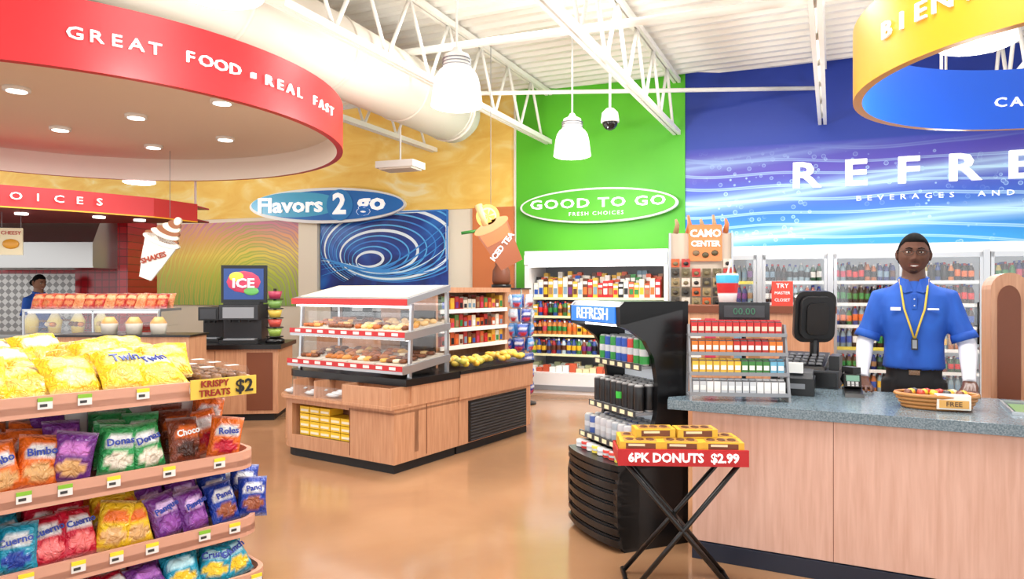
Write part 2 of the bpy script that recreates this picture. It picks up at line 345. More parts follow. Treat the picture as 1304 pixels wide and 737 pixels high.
def pendant(x,y,z=3.16):
    b=MB(); pr=[(.235,0),(.232,.02),(.222,.10),(.208,.2),(.19,.27),(.16,.315),(.125,.34)]
    b.lathe(0,0,0,pr,32,'lampshade'); b.lathe(0,0,.33,[(.125,0),(.128,.02),(.115,.10),(.11,.13),(.05,.16),(.03,.2)],20,'white')
    for k in range(3): b.lathe(0,0,.355+.03*k,[(.134,0),(.134,.006)],20,'grey')
    b.lathe(0,0,-.012,[(.2,0),(.22,.012)],24,'lamp')
    b.tube([(0,0,.45),(0,0,1.56)],.012,6,'white'); b.lathe(0,0,1.51,[(.06,0),(.06,.04)],12,'white')
    ob=b.obj('pendant_lamp',(x,y,z))
    l=bpy.data.lights.new('lampbulb','POINT'); l.energy=85; l.shadow_soft_size=.2; l.color=(1,.98,.95)
    lo=bpy.data.objects.new('bulb_light',l); sc.collection.objects.link(lo); lo.location=(0,0,-.25); lo.parent=ob
for p in [(-.5,6.4),(.75,8.8),(-5.8,11.0),(-1.64,3.97),(3.16,4.8),(4.36,7.1)]: pendant(*p)
b=MB(); b.tube([(0,0,.15),(0,0,1.15)],.016,8,'white'); b.lathe(0,0,-.02,[(.05,.17),(.1,.12),(.115,.02),(.115,0)],20,'white'); b.lathe(0,0,-.12,[(.02,0),(.06,.02),(.09,.06),(.1,.11)],20,'lens'); b.obj('security_camera',(1.22,8.8,3.6))
# ================================================================ signs
b=MB(); b.slab(circ(0,0,1.24,.27,56),-.04,.06,'white'); b.slab(circ(0,0,1.2,.24,56),-.06,-.03,'green')
b.text('GOOD TO GO',.2,T(0,-.065,.03),ext=.01,off=.004,space=1.15,sx=1.45); b.text('FRESH CHOICES',.08,T(0,-.065,-.13),ext=.006,space=1.3,sx=1.2)
b.obj('oval_wall_sign',(1.31,10.93,2.8),ANG)
b=MB(); b.slab(circ(0,0,1.45,.31,56),-.04,.06,'white'); b.slab(circ(.06,0,1.36,.26,56),-.06,-.03,'v',C(30,110,190)); b.slab(circ(-.55,.02,.85,.22,40),-.065,-.03,'v',C(70,170,210))
b.text('Flavors',.36,T(-.66,-.075,.0),ext=.012,off=.01,sx=1.2); b.slab(circ(.27,0,.24,.27,30),-.075,-.03,'v',C(40,130,200)); b.text('2',.5,T(.27,-.085,.0),ext=.012,off=.014); b.text('go',.4,T(.85,-.075,.03),ext=.012,off=.012,sx=1.3)
b.obj('oval_wall_sign',(-3.25,12.4,2.97),-10)
b=MB(); M0=RY(-28)
b.slab([(-.22,.2),(.22,.2),(.15,-.36),(-.15,-.36)],-.02,.02,'v',C(150,80,40),M0); b.slab([(-.2,.2),(.2,.2),(.17,-.02),(-.17,-.02)],-.024,-.02,'v',C(190,110,50),M0); b.slab(circ(0,.2,.24,.07,24),-.03,.03,'v',C(225,150,90),M0)
b.slab(circ(.02,.33,.15,.15,24),-.025,.025,'v',C(250,190,60),M0); b.slab(circ(.02,.33,.11,.11,24),-.03,.03,'v',C(250,225,150),M0)
for k in range(6): b.slab([(.02,.33),(.02+.09*math.cos(k*1.047),.33+.09*math.sin(k*1.047)),(.02+.09*math.cos(k*1.047+.7),.33+.09*math.sin(k*1.047+.7))],-.034,-.03,'v',C(245,170,40),M0)
b.tube([M0@Vector((-.1,0,.2)),M0@Vector((-.38,0,.3))],.02,8,'v',C(60,140,60)); b.tube([M0@Vector((-.06,0,.24)),M0@Vector((-.02,0,.52))],.05,8,'v',C(240,200,140))
b.text('ICED TEA',.10,M0@T(.0,-.03,-.1)@RY(-25),ext=.006,off=.003); b.tube([(-.1,0,.4),(-.1,0,2.6)],.004,4,'grey'); b.obj('iced_tea_cup_sign',(-.17,9.0,2.13),0)
b=MB(); M0=RY(22)
b.slab([(-.19,.05),(.19,.05),(.07,-.42),(-.07,-.42)],-.02,.02,'v',C(245,245,240),M0); b.slab([(-.165,-.06),(.165,-.06),(.12,-.26),(-.12,-.26)],-.024,-.02,'v',C(232,225,215),M0); b.slab(circ(0,.07,.22,.06,24),-.03,.03,'v',C(235,225,210),M0)
for k in range(6): b.slab([(x_,z_) for x_,z_ in circ(.02*k-.01,.11+.05*k,.2-.032*k,.05,20)],-.03-.003*k,.03-.004*k,'v',[C(150,90,50),C(240,228,205)][k%2],M0)
b.text('SHAKES',.085,M0@T(0,-.03,-.15)@RY(-40),'v',C(160,60,30),ext=.006,off=.003); b.tube([(.12,0,.35),(.12,0,2.7)],.004,4,'grey'); b.obj('milkshake_cup_sign',(-4.24,8.5,2.02),8)
# ================================================================ open multideck cooler
b=MB(); L=2.07
b.box(0,.05,0,.95,0,2.02,'whitegloss'); b.box(L-.05,L,0,.95,0,2.02,'whitegloss'); b.box(0,L,.9,.95,0,2.02,'grey'); b.box(0,L,0,.95,1.96,2.06,'whitegloss')
b.box(0,L,-.02,.12,1.86,2.0,'whitegloss'); b.box(.06,L-.06,.08,.11,1.83,1.855,'led'); b.box(0,L,-.04,.9,.0,.30,'whitegloss'); b.box(0,L,-.06,-.03,.05,.12,'grey')
for k,z in enumerate([.30,.56,.84,1.11,1.38]):
    y0=.05+.04*k
    if k: b.box(.05,L-.05,y0,.9,z-.022,z,'white'); b.box(.05,L-.05,y0-.01,y0,z-.03,z+.005,'v',C(240,240,190)); b.box(.06,L-.06,y0+.03,y0+.045,z-.03,z-.023,'led')
    for row in range(3):
        x=.1
        while x<L-.1:
            lab=random.choice(PAL)
            for q in range(random.randint(1,4)):
                if x>L-.1: break
                yy=y0+.06+.13*row
                if (k in (1,2,3)) and random.random()<.8: bottle(b,x,yy,z,.19+.03*random.random(),.036,7,C(200,120,50) if k==2 else None,lab); x+=.076
                elif k==0: b.box(x-.04,x+.05,yy-.04,yy+.06,z,z+.05+.08*random.random(),'v',random.choice([WHITE,C(235,215,170),C(220,230,220),C(180,190,150),C(200,90,60)])); x+=.1
                else:
                    hh=(.2+.1*random.random()+.05*row) if k==4 else .16+.05*random.random()
                    lab2=random.choice([C(225,180,60),C(210,90,50),C(90,50,30),C(230,225,210),lab])
                    b.box(x-.033,x+.036,yy-.03,yy+.07,z,z+hh,'v',lab2); b.box(x-.026,x+.029,yy-.033,yy-.03,z+.05,z+hh*.55,'v',random.choice(PAL)); b.box(x-.03,x+.033,yy-.033,yy-.03,z+hh*.7,z+hh*.85,'v',WHITE); x+=.075
b.obj('open_refrigerated_display_case',(.185,10.383,0),ANG)
b=MB(); D=.85; nd=5; L=D*nd
b.box(0,L,.75,.8,0,2.05,'coolin'); b.box(-.05,0,0,.8,0,2.05,'whitegloss'); b.box(L,L+.05,0,.8,0,2.05,'whitegloss'); b.box(-.05,L,0,.8,1.95,2.07,'whitegloss'); b.box(-.05,L,0,.8,0,.14,'darkgrey')
for d in range(nd+1): b.box(d*D-.035,d*D+.035,-.02,.06,.12,1.98,'alu'); b.box(d*D-.015,d*D+.015,.06,.075,.2,1.9,'led')
for d in range(nd):
    x0=d*D+.04; x1=(d+1)*D-.04
    b.box(x0,x1,-.035,-.0,.14,.19,'alu'); b.box(x0,x1,-.035,-.0,1.89,1.95,'alu'); b.box(x0,x0+.035,-.035,0,.14,1.95,'alu'); b.box(x1-.035,x1,-.035,0,.14,1.95,'alu')
    b.box(x0+.035,x1-.035,-.02,-.015,.19,1.89,'glass'); b.tube([(x1-.06,-.07,.85),(x1-.06,-.07,1.35)],.012,6,'black')
    for k,z in enumerate([.2,.48,.76,1.04,1.32,1.60]):
        b.box(x0,x1,.1,.7,z-.015,z,'darkgrey'); b.box(x0,x1,.09,.1,z-.03,z+.012,'v',random.choice([WHITE,C(220,205,80),WHITE]))
        x=x0+.05; 
        while x<x1-.04:
            li=random.choice([None,C(180,100,40),C(60,30,15),C(130,155,165),C(50,90,60),C(20,40,110),C(25,20,20)]); la=random.choice(PAL)
            for q in range(random.randint(2,4)):
                if x>x1-.03: break
                hb=random.choice([.25,.235,.22]) if k!=1 else .19
                bottle(b,x,.15,z,hb,.034,7,li,la); bottle(b,x,.24,z,hb,.034,6,li,la); bottle(b,x,.34,z,hb,.034,5,li,la); x+=.071
b.obj('glass_door_beverage_cooler',(2.45,9.568,0),ANG)
# ================================================================ bakery island
IA=-33
b=MB(); 
def rrect(x0,x1,y0,y1,r,n=6):
    p=[(x1,y0),(x1,y1),(x0,y1)]
    p+=[(x0+r-r*math.cos(rad(90*i/n)),y0+r-r*math.sin(rad(90*i/n))) for i in range(n+1)]
    return p
W=-1.45
b.prism(rrect(W+.03,-.03,.03,.83,.2),.0,.08,'blackmatte')
b.prism(rrect(W,0,0,.85,.22),.08,.14,'wood'); b.prism(rrect(W,0,.25,.85,.1),.14,.5,'wood')
b.prism([(-.32,0),(0,0),(0,.3),(-.32,.3)],.14,.5,'wood'); b.prism([(W,.22),(W+.02,.13),(W+.06,.06),(W+.14,.01),(W+.22,0),(W+.22,.3),(W,.3)],.14,.5,'wood')
b.box(-.5,-.32,0,.3,.14,.5,'wood'); b.box(W+.2,-.5,.0,.02,.14,.20,'wood')
b.prism(rrect(W,0,0,.85,.22),.48,.53,'wood')
b.box(-.505,-.5,-.004,.0,.1,.5,'brown'); b.box(.0,.004,.4,.405,.1,.7,'brown')
for i in range(5):
    for j in range(4):
        if j==3 and i>2: continue
        x=W+.28+.13*i; b.box(x,x+.12,.04,.2,.2+.065*j,.2+.065*j+.058,'v',C(245,205,50)); b.box(x+.01,x+.11,.037,.04,.215+.065*j,.235+.065*j,'v',C(250,245,220))
b.prism(rrect(W-.02,.01,-.05,.85,.24),.53,.555,'wood'); b.prism(rrect(W-.02,.01,.2,.85,.1),.555,.74,'wood')
for x in (W+.28,-.9,-.55,-.02): b.box(x-.01,x+.012,-.03,.2,.555,.70,'wood')
b.box(-.55,.01,-.045,-.02,.555,.70,'wood'); b.prism(rrect(W-.03,.02,.12,.86,.15),.70,.76,'black')
b.box(W+.24,-.55,-.045,-.04,.56,.66,'glass')
for x in (W+.15,W+.42,-.76): 
    for k in range(3): b.ell((x+.04*k,.05+.02*k,.58+.015*k),(.08,.05,.02),8,'v',C(215,220,222),h=4)
x0,x1,y0,y1=-1.41,-.05,.2,.76
for (x,y) in ((x0,y1),(x1,y1)): b.box(x-.015,x+.015,y-.03,y,.76,1.52,'alu')
b.prof([(y0+.03,.76),(y0+.06,.76),(y0+.09,1.38),(y0+.06,1.38)],x1-.015,x1+.01,'alu'); b.prof([(y0+.03,.76),(y0+.06,.76),(y0+.09,1.38),(y0+.06,1.38)],x0-.01,x0+.015,'alu')
b.prof([(y0-.02,1.37),(y0-.02,1.42),(y1,1.54),(y1,1.49)],x0-.03,x1+.03,'grey'); b.prof([(y0+.03,1.432),(y0+.03,1.437),(y1-.05,1.537),(y1-.05,1.532)],x0+.02,x1-.02,'cream'); b.box(x0-.03,x1+.03,y0-.035,y0-.02,1.365,1.42,'v',C(205,40,40))
b.prof([(y0-.0,1.36),(y0+.05,1.36),(y0+.05,1.345),(y0,1.345)],x0,x1,'led')
b.box(x0,x1,y1-.01,y1,.76,1.5,'glass'); b.box(x1,x1+.005,y0+.05,y1,.78,1.38,'glass'); b.box(x0-.005,x0,y0+.05,y1,.78,1.38,'glass')
PST=[C(200,120,50),C(226,160,84),C(240,200,140),C(120,66,34),C(236,180,90),C(180,96,40),C(245,225,190)]
for k,z in enumerate([.84,1.12]):
    yy=y0-.06+.03*k
    b.prof([(yy,z-.02),(yy,z),(y1,z+.07),(y1,z+.05)],x0,x1,'alu'); b.prof([(yy-.02,z-.045),(yy-.02,z+.02),(yy+.01,z+.02),(yy+.01,z-.045)],x0-.03,x1+.03,'alu')
    b.box(x0-.03,x1+.03,yy-.026,yy-.02,z-.02,z+.024,'v',C(200,35,40)); b.prof([(yy+.01,z-.045),(yy+.01,z+.02),(y1,z+.08),(y1,z+.02)],x1+.0,x1+.03,'alu')
    for q in range(9): b.box(x0+.05+.15*q,x0+.12+.15*q,yy-.03,yy-.026,z-.01,z+.015,'v',WHITE)
    b.prof([(y0+.05,z+.235),(y0+.1,z+.235),(y0+.1,z+.225),(y0+.05,z+.225)],x0+.02,x1-.02,'led')
    for q in range(4):
        xa=x0+.03+q*.335; b.prof([(yy+.04,z+.01),(yy+.04,z+.03),(y1-.04,z+.09),(y1-.04,z+.07)],xa,xa+.31,'v',C(225,215,200))
        base=random.choice(PST); kind=random.randint(0,2)
        for i in range(4):
            for j in range(4):
                if random.random()<.12: continue
                c=base if random.random()<.6 else random.choice(PST); px,py,pz=xa+.045+.072*i,yy+.1+.12*j,z+.052+.015*j
                if kind==0: b.tube([(px+.024*math.cos(a*.785),py+.03*math.sin(a*.785),pz) for a in range(9)],.016,7,'v',c,cap=False)
                elif kind==1: b.tube([(px-.03,py-.03,pz-.006),(px-.01,py-.005,pz+.004),(px+.01,py+.01,pz+.004),(px+.03,py+.04,pz-.006)],[.01,.022,.022,.008],7,'v',c)
                else: b.ell((px,py,pz),(.034*random.uniform(.85,1.1),.05*random.uniform(.8,1.1),.024),8,'v',c,h=4)
    b.box(x0+.02,x1-.02,yy+.12,yy+.125,z+.05,z+.18,'glass')
b.prism([(-1.0,.86),(-.03,.86),(-.03,2.07),(-1.0,2.07)],0,.08,'blackmatte'); b.box(-1.02,0,.86,2.1,.08,.5,'wood'); b.box(-1.03,.02,.855,2.12,.5,.73,'wood'); b.box(-1.04,.03,.85,2.13,.73,.76,'black')
b.box(-.005,.012,1.0,2.0,.09,.47,'black')
for i in range(13): b.box(.012,.022,1.02,1.98,.10+.028*i,.112+.028*i,'darkgrey')
b.box(-1.0,-.3,.9,.93,.76,1.5,'wood'); b.box(-1.0,-.3,2.07,2.1,.76,1.5,'wood'); b.box(-.68,-.65,.9,2.1,.76,1.5,'wood'); b.box(-1.02,-.26,.88,2.12,1.47,1.52,'wood')
b.prof([(.86,.76),(.9,.76),(.9,1.3),(.88,1.3)],-.72,-.3,'black')
for k,z in enumerate([.95,1.12,1.30]):
    b.box(-.65,-.28,.93,2.07,z-.02,z,'wood'); b.box(-.28,-.27,.93,2.07,z-.03,z+.01,'v',WHITE)
    y=.98
    while y<2.03:
        c=random.choice([C(200,90,40),C(220,170,60),C(170,40,30),C(120,60,30),C(220,210,190),C(80,120,60)]); h=.09+.05*random.random()
        b.box(-.36,-.3,y,y+.06,z,z+h,'v',c); b.box(-.3,-.297,y+.01,y+.05,z+.02,z+h*.6,'v',random.choice(PAL)); b.box(-.47,-.4,y,y+.06,z,z+h+.02,'v',c); y+=.07
for i in range(70): b.ell((-.22+.2*random.random(),.95+1.05*random.random(),.80+.05*random.random()),(.05,.03,.03),8,'v',random.choice([C(235,200,70),C(225,190,70),C(230,180,60),C(190,180,70)]),h=4)
b.box(-.02,-.015,.9,2.1,.76,.90,'glass'); b.box(-.25,-.02,.9,.905,.76,.9,'glass')
b.obj('bakery_display_island',(-.95,5.7,0),IA)
b=MB(); b.lathe(0,0,0,[(.2,0),(.2,.02),(.02,.04)],20,'black'); b.tube([(0,0,.02),(0,0,1.5)],.014,8,'chrome')
for k in range(7):
    for a in range(5):
        c=random.choice([C(40,90,190),C(80,150,220),C(200,215,230),C(30,60,150)])
        b.bag(RZ(a*72+k*20)@T(0,-.12,.12+.19*k)@RX(8),.14,.18,.07,c,C(240,240,250),C(200,50,60),6)
b.obj('snack_bag_spinner_rack',(.12,9.3,0))
# ================================================================ front-left gondola
b=MB(); GA=45.8
def rail(b,y,z,h=.085,xl=-2.3):
    r=.12
    path=[(xl,y)]+[(-r+r*math.sin(rad(q)),y+r-r*math.cos(rad(q))) for q in range(0,91,15)]+[(0,.9-.1),(-.05,.88)]
    poly=path+[(xl,.88)]
    b.prism(poly,z-h*.5,z-h*.5+.03,'peach')
    out=path[:-1]; inn=[(x-.018,yy+.018) for x,yy in out]
    b.prism(out+inn[::-1],z-h*.7,z+h*.3,'peach')
lev=[(.0,1.02),(-.02,.64),(-.06,.31),(-.15,.06)]
for y,z in lev:
    rail(b,y,z,.09)
    x=-1.6
    while x<-.1:
        b.box(x,x+.055,y-.006,y-.001,z-.03,z+.015,'v',WHITE); b.box(x,x+.055,y-.007,y-.001,z+.002,z+.018,'v',random.choice([C(250,230,60),C(140,200,60),C(250,230,60)])); b.box(x+.008,x+.035,y-.0075,y-.001,z-.02,z-.008,'v',C(60,60,60)); x+=random.choice([.15,.19,.24])
b.box(-2.3,-.06,.43,.47,0,1.0,'white'); 
for x in (-1.9,-1.3,-.68,-.10): b.box(x,x+.03,.40,.50,0,1.02,'grey')
b.box(-2.25,-.05,-.05,.85,0,.05,'toe')
b.box(-.36,-.03,-.03,-.022,.965,1.06,'v',C(235,200,80),T(0,-.012,0)); b.text('KRISPY',.045,T(-.245,-.047,1.035),'v',C(150,30,20),ext=.002,off=.001); b.text('TREATS',.045,T(-.245,-.047,.99),'v',C(150,30,20),ext=.002,off=.001); b.text('$2',.09,T(-.095,-.047,1.01),'v',C(20,20,20),ext=.002,off=.002)
b.obj('snack_shelf_gondola',(-1.33,3.7,0),GA)
Y=C(238,196,40); YL=C(246,228,140)
b=MB()
for r_ in range(5):
    x=-2.1+.05*(r_%2)
    while x<-.30:
        M=T(x+random.uniform(-.03,.03),.09+.155*r_,1.02+.015*r_+.01*random.random())@RZ(random.uniform(-25,25))@RX(-45-random.uniform(0,26))@RY(random.uniform(-12,12))
        k=random.random()
        b.bag(M,.25,.26,.10,Y,random.choice([YL,C(240,170,60),C(245,240,225)]),random.choice([C(245,215,150),C(190,70,30),C(236,190,90)]),12,'Twin' if (r_==0 and k<.35) else None,C(30,60,150))
        x+=.19
b.obj('yellow_cake_bags',(-1.33,3.7,0),GA)
b=MB()
for x in (-.215,-.085):
    for r_ in range(3):
        for k in range(3):
            for q in range(2): 
                xx=x-.027+.054*q; yy=.07+.22*r_+.055*k
                b.lathe(xx,yy,1.012,[(.018,0,C(110,70,45)),(.024,.03,C(120,75,45)),(.03,.035,random.choice([C(90,50,32),C(196,150,90)])),(.024,.052,C(120,80,50)),(.008,.06,C(120,80,50))],8,'v')
        b.prof([(.035+.22*r_,1.01),(.215+.22*r_,1.01),(.21+.22*r_,1.02),(.04+.22*r_,1.02)],x-.06,x+.06,'black')
        b.prof([(.035+.22*r_,1.02),(.215+.22*r_,1.02),(.20+.22*r_,1.08),(.17+.22*r_,1.10),(.08+.22*r_,1.10),(.05+.22*r_,1.08)],x-.06,x+.06,'glass')
        b.box(x-.03,x+.03,.10+.22*r_,.15+.22*r_,1.101,1.103,'v',WHITE)
b.obj('clear_muffin_boxes',(-1.33,3.7,0),GA)
def rowbags(name,y,z,segs,h,w,rows=2,tilt=-14,rs=.12):
    b=MB()
    for xa,xb,base,acc,pic,txt in segs:
        for r_ in range(rows):
            x=xa+w/2-.01
            while x<xb-w*.2:
                M=T(x+random.uniform(-.015,.015),y+.08+rs*r_,z+random.uniform(0,.014)+.012*r_)@RZ(random.uniform(-20,20))@RX(tilt+random.uniform(-12,5))@RY(random.uniform(-11,11))
                b.bag(M,w,h*(1+.06*r_)*random.uniform(.93,1.04),.09,base,acc,pic,12,txt if (r_==0 and random.random()<.75) else None,(.02,.05,.35) if sum(acc)>1.2 else (1,1,1))
                x+=w*.80
    b.obj(name,(-1.33,3.7,0),GA)
OR=C(232,112,36); PU=C(110,50,135); GR=C(50,155,85); BR=C(120,54,32); BL=C(28,62,160); TQ=C(30,150,180); RD=C(195,26,54); WH=C(238,238,238); TAN=C(220,170,110)
rowbags('pastry_bags',-.02,.63,[(-1.7,-.92,OR,WH,TAN,'Bimbo'),(-.92,-.72,PU,C(200,120,200),TAN,None),(-.72,-.42,GR,WH,C(235,225,205),'Donas'),(-.42,-.22,BR,OR,C(60,30,20),'Choco'),(-.24,-.02,OR,WH,RD,'Roles')],.23,.165,3)
rowbags('pastry_bags',-.06,.30,[(-1.7,-1.0,TQ,WH,BL,'Cuerno'),(-1.0,-.76,RD,WH,C(240,120,120),'Cuerno'),(-.76,-.5,Y,OR,TAN,None),(-.5,-.2,PU,C(225,190,235),C(150,80,170),'Panque'),(-.22,0,BL,WH,C(150,80,50),'Panq')],.22,.15,3,-20)
rowbags('pastry_bags',-.15,.05,[(-1.7,-.62,RD,WH,OR,None),(-.62,-.44,PU,C(180,110,200),C(90,40,120),None),(-.46,-.0,TQ,C(190,235,245),Y,'Crunch')],.19,.17,3,-38)
# ================================================================ sales counter
C0=Vector((.878,3.99)); u=Vector((.8854,-.4648)); v=Vector((.4648,.8854))
def cp(s,t): q=C0+u*s+v*t; return (q.x,q.y)
b=MB()
top=[cp(.0,0),cp(3.2,0),cp(3.2,.9),cp(.12,.9),(1.16,4.27),(1.10,4.17),(.905,4.085)]
b.prism(top,.825,.88,'countertop'); 
body=[cp(.13,.04),cp(3.15,.04),cp(3.15,.86),cp(.2,.86),(1.19,4.25)]
b.prism(body,.1,.826,'woodcounter'); b.prism([cp(.15,.06),cp(3.1,.06),cp(3.1,.8),cp(.25,.8),(1.21,4.25)],0,.1,'toe')
for s_ in (.85,1.75,2.6): b.box(s_,s_+.003,.0385,.045,.1,.82,'brown',M=T(C0.x,C0.y,0)@RZ(-27.7))
M0=T(C0.x,C0.y,0)@RZ(-27.7); b.box(.13,3.16,.03,.05,.0,.095,'toe',M=M0)
b.obj('checkout_counter',bev=.004)
# ---------------------------------------------------------------- black curved cooler
b=MB(); L=-.6
side=[(.0,.0),(.44,0),(.44,1.43),(-.0,1.43),(-.035,1.40),(-.03,1.29),(.05,1.26),(.14,1.2),(.20,1.1),(.225,.95),(.22,.78),(.18,.64),(.1,.54),(.02,.5),(-.03,.45),(-.05,.35),(-.045,.15)]
b.prof(side,-.04,0,'black'); b.prof(side,L,L+.03,'black')
b.prof([(.4,0),(.44,0),(.44,1.43),(.4,1.43)],L,0,'black'); b.prof([(.36,.5),(.4,.5),(.4,1.3),(.36,1.3)],L+.03,-.04,'coolin')
b.prof([(-.0,1.43),(.44,1.43),(.44,1.39),(0,1.30),(-.03,1.30),(-.03,1.40)],L,0,'black'); b.box(L+.03,-.04,-.04,-.03,1.305,1.40,'screenblue'); b.text('REFRESH',.1,T(L/2,-.044,1.352),ext=.003)
b.box(L+.05,-.06,.05,.09,1.28,1.295,'led')
def bow(t): 
    k=1-abs((t+.3)/.3)**2.4; return -.045-.05*max(0,k)
nseg=12
for i in range(7):
    z=.02+.064*i
    for (dz0,dz1,dy) in ((0,.010,.03),(.010,.026,.012),(.026,.054,0),(.054,.064,.015)):
        poly=[(L+.6*q/nseg,bow(L+.6*q/nseg)+dy) for q in range(nseg+1)]+[(0,.1),(L,.1)]
        b.prism(poly,z+dz0,z+dz1,'black')
b.prism([(L+.6*q/nseg,bow(L+.6*q/nseg)+.0) for q in range(nseg+1)]+[(0,.36),(L,.36)],.468,.50,'black')
pals=[[C(40,150,60),C(200,205,210),C(30,80,180),C(215,60,45),C(235,190,50)],[C(20,20,22),C(25,25,28)],[C(160,170,180),C(60,90,160),C(190,190,195)],[C(235,215,80),C(245,245,245),C(210,60,50)]]
for k,(z,yf) in enumerate([(1.05,.14),(.78,.10),(.59,.03),(.50,-.03)]):
    if k<3:
        b.box(L+.03,-.04,yf,.38,z-.016,z,'grey'); b.box(L+.03,-.04,yf-.012,yf,z-.024,z+.012,'darkgrey')
        for q in range(6): b.box(L+.05+.09*q,L+.10+.09*q,yf-.015,yf-.012,z-.018,z+.006,'v',C(245,240,200))
    h={0:.165,1:.165,2:.12,3:.05}[k]
    for i in range(8):
        for j in range(4 if k<3 else 1):
            c2=random.choice([C(60,200,70),C(20,20,22),C(20,20,22)]) if k==1 else C(205,210,215)
            can(b,L+.07+.066*i,yf+.04+.07*j,z,h,.031,10,random.choice(pals[k]),c2)
b.obj('curved_black_drink_cooler',(.64,4.02,0),-67)
# ---------------------------------------------------------------- donut stand
b=MB(); H=.055
b.box(-.31,.31,-.13,.13,.60+H,.61+H,'black'); b.box(-.315,.315,-.145,-.13,.585+H,.665+H,'red'); b.box(-.315,.315,.13,.14,.59+H,.65+H,'red'); b.box(-.315,-.305,-.14,.14,.59+H,.65+H,'red'); b.box(.305,.315,-.14,.14,.59+H,.65+H,'red')
b.text('6PK DONUTS  $2.99',.06,T(0,-.15,.625+H),ext=.003,off=.0018)
for yy in (-.12,.12): b.tube([(-.28,yy,.6+H),(.26,yy*1.25,.012)],.013,8,'black'); b.tube([(.28,yy,.6+H),(-.26,yy*1.25,.012)],.013,8,'black')
for x in (-.26,.26): b.tube([(x,-.18,.014),(x,.18,.014)],.013,8,'black')
for x in (-.28,.28): b.tube([(x,-.12,.6+H),(x,.12,.6+H)],.012,8,'black')
b.tube([(0,-.13,.33),(0,.13,.33)],.008,8,'black')
b.obj('folding_tray_stand',(.84,3.58,0),-3)
b=MB()
def dbox(x,y,z,r=0):
    M=T(x,y,z)@RZ(r); b.box(-.1,.1,-.06,.06,0,.042,'v',C(232,188,60),M); b.box(-.072,.072,-.061,-.058,.006,.036,'v',C(120,65,35),M); b.box(-.06,.02,-.0625,-.061,.022,.033,'v',C(245,230,190),M); b.box(-.08,.08,-.045,.045,.042,.044,'v',C(190,140,70),M)
    for q in range(3): b.ell((-.05+.05*q,0,.044),(.022,.03,.006),8,'v',C(100,56,34),M,4)
for x in (-.2,.0,.2):
    for y in (-.062,.062):
        dbox(x,y,.6105+H,random.uniform(-2,2)); dbox(x,y,.655+H,random.uniform(-3,3))
for x in (-.12,.09): dbox(x,.03,.70+H,4)
b.obj('donut_boxes',(.84,3.58,0),-3)
# ---------------------------------------------------------------- counter-top candy rack
b=MB(); w=.27
for s_ in (-w,w-.012):
    b.prof([(-.11,0),(-.08,0),(.04,.42),(.01,.42)],s_,s_+.012,'grey'); b.prof([(.09,0),(.11,0),(.05,.42),(.03,.42)],s_,s_+.012,'grey'); b.box(s_,s_+.012,-.1,.1,0,.02,'grey')
for k,(z,yf) in enumerate([(.03,-.10),(.14,-.07),(.25,-.04),(.355,-.015)]):
    b.box(-w,w,yf,yf+.11,z,z+.006,'grey'); b.box(-w,w,yf-.004,yf,z-.002,z+.018,'grey')
    pal=[[C(235,235,235),C(60,60,70),C(200,205,210)],[C(225,60,50),C(240,190,60),C(110,180,210),C(60,130,60)],[C(190,40,30),C(230,120,30),C(240,200,60),C(110,30,30)],[C(200,40,40),C(60,35,30),C(200,40,40)]][k]
    xx=-w+.018
    while xx<w-.05:
        c=random.choice(pal); n_=random.randint(2,3)
        for q in range(n_):
            if xx>w-.05: break
            for j in range(2):
                b.box(xx,xx+.034,yf+.01+.035*j,yf+.04+.035*j,z+.006,z+.078+.012*j,'v',c); 
            b.box(xx+.003,xx+.031,yf+.0085,yf+.01,z+.03,z+.055,'v',WHITE if k!=3 else C(240,210,190)); b.box(xx+.001,xx+.033,yf+.0095,yf+.04,z+.079,z+.082,'v',C(90,90,95)); xx+=.0385
b.obj('countertop_candy_rack',(1.275,4.01,.8805),-8)
b=MB(); b.box(-.2,.2,-.16,.2,0,.11,'darkgrey'); b.box(-.19,.19,-.17,-.16,.01,.1,'black'); b.prof([(-.14,.11),(.18,.11),(.18,.2),(-.12,.13)],-.18,.12,'black')
for i in range(6):
    for j in range(4): b.box(-.16+.045*i,-.13+.045*i,-.1+.055*j,-.06+.055*j,.14+.014*j,.152+.014*j,'v',C(120,122,126))
b.tube([(.03,.1,.15),(.03,.12,.32)],.03,10,'black'); b.box(.14,.2,-.1,.1,.11,.2,'black')
def rr(x0,x1,z0,z1,r,n=5):
    p=[]
    for cx,cz,a in ((x1-r,z1-r,0),(x0+r,z1-r,90),(x0+r,z0+r,180),(x1-r,z0+r,270)):
        p+=[(cx+r*math.cos(rad(a+90*i/n)),cz+r*math.sin(rad(a+90*i/n))) for i in range(n+1)]
    return p
MM=T(.03,.09,.27)@RZ(25)@RX(8)
b.slab(rr(-.13,.13,.0,.34,.06),-.0,.045,'black',M=MM); b.slab(rr(-.10,.10,.03,.31,.05),-.04,0,'blackmatte',M=MM); b.slab(rr(-.07,.07,.06,.27,.04),-.06,-.04,'black',M=MM); b.box(-.11,.11,.045,.048,.03,.31,'screenblue',M=MM)
b.obj('cash_register',(1.93,4.62,.8805),-30,bev=.004)
b=MB(); b.lathe(0,0,0,[(.07,0),(.07,.015),(.015,.02)],16,'black'); b.tube([(0,0,.01),(0,0,.42)],.013,8,'black'); b.box(-.15,.15,-.03,.04,.42,.54,'black'); b.box(-.12,.12,-.035,-.03,.445,.52,'darkgrey'); b.text('00.00',.06,T(0,-.037,.482),'v',C(60,120,90),ext=.002); b.obj('customer_price_display',(1.45,4.42,.8805),-15,bev=.004)
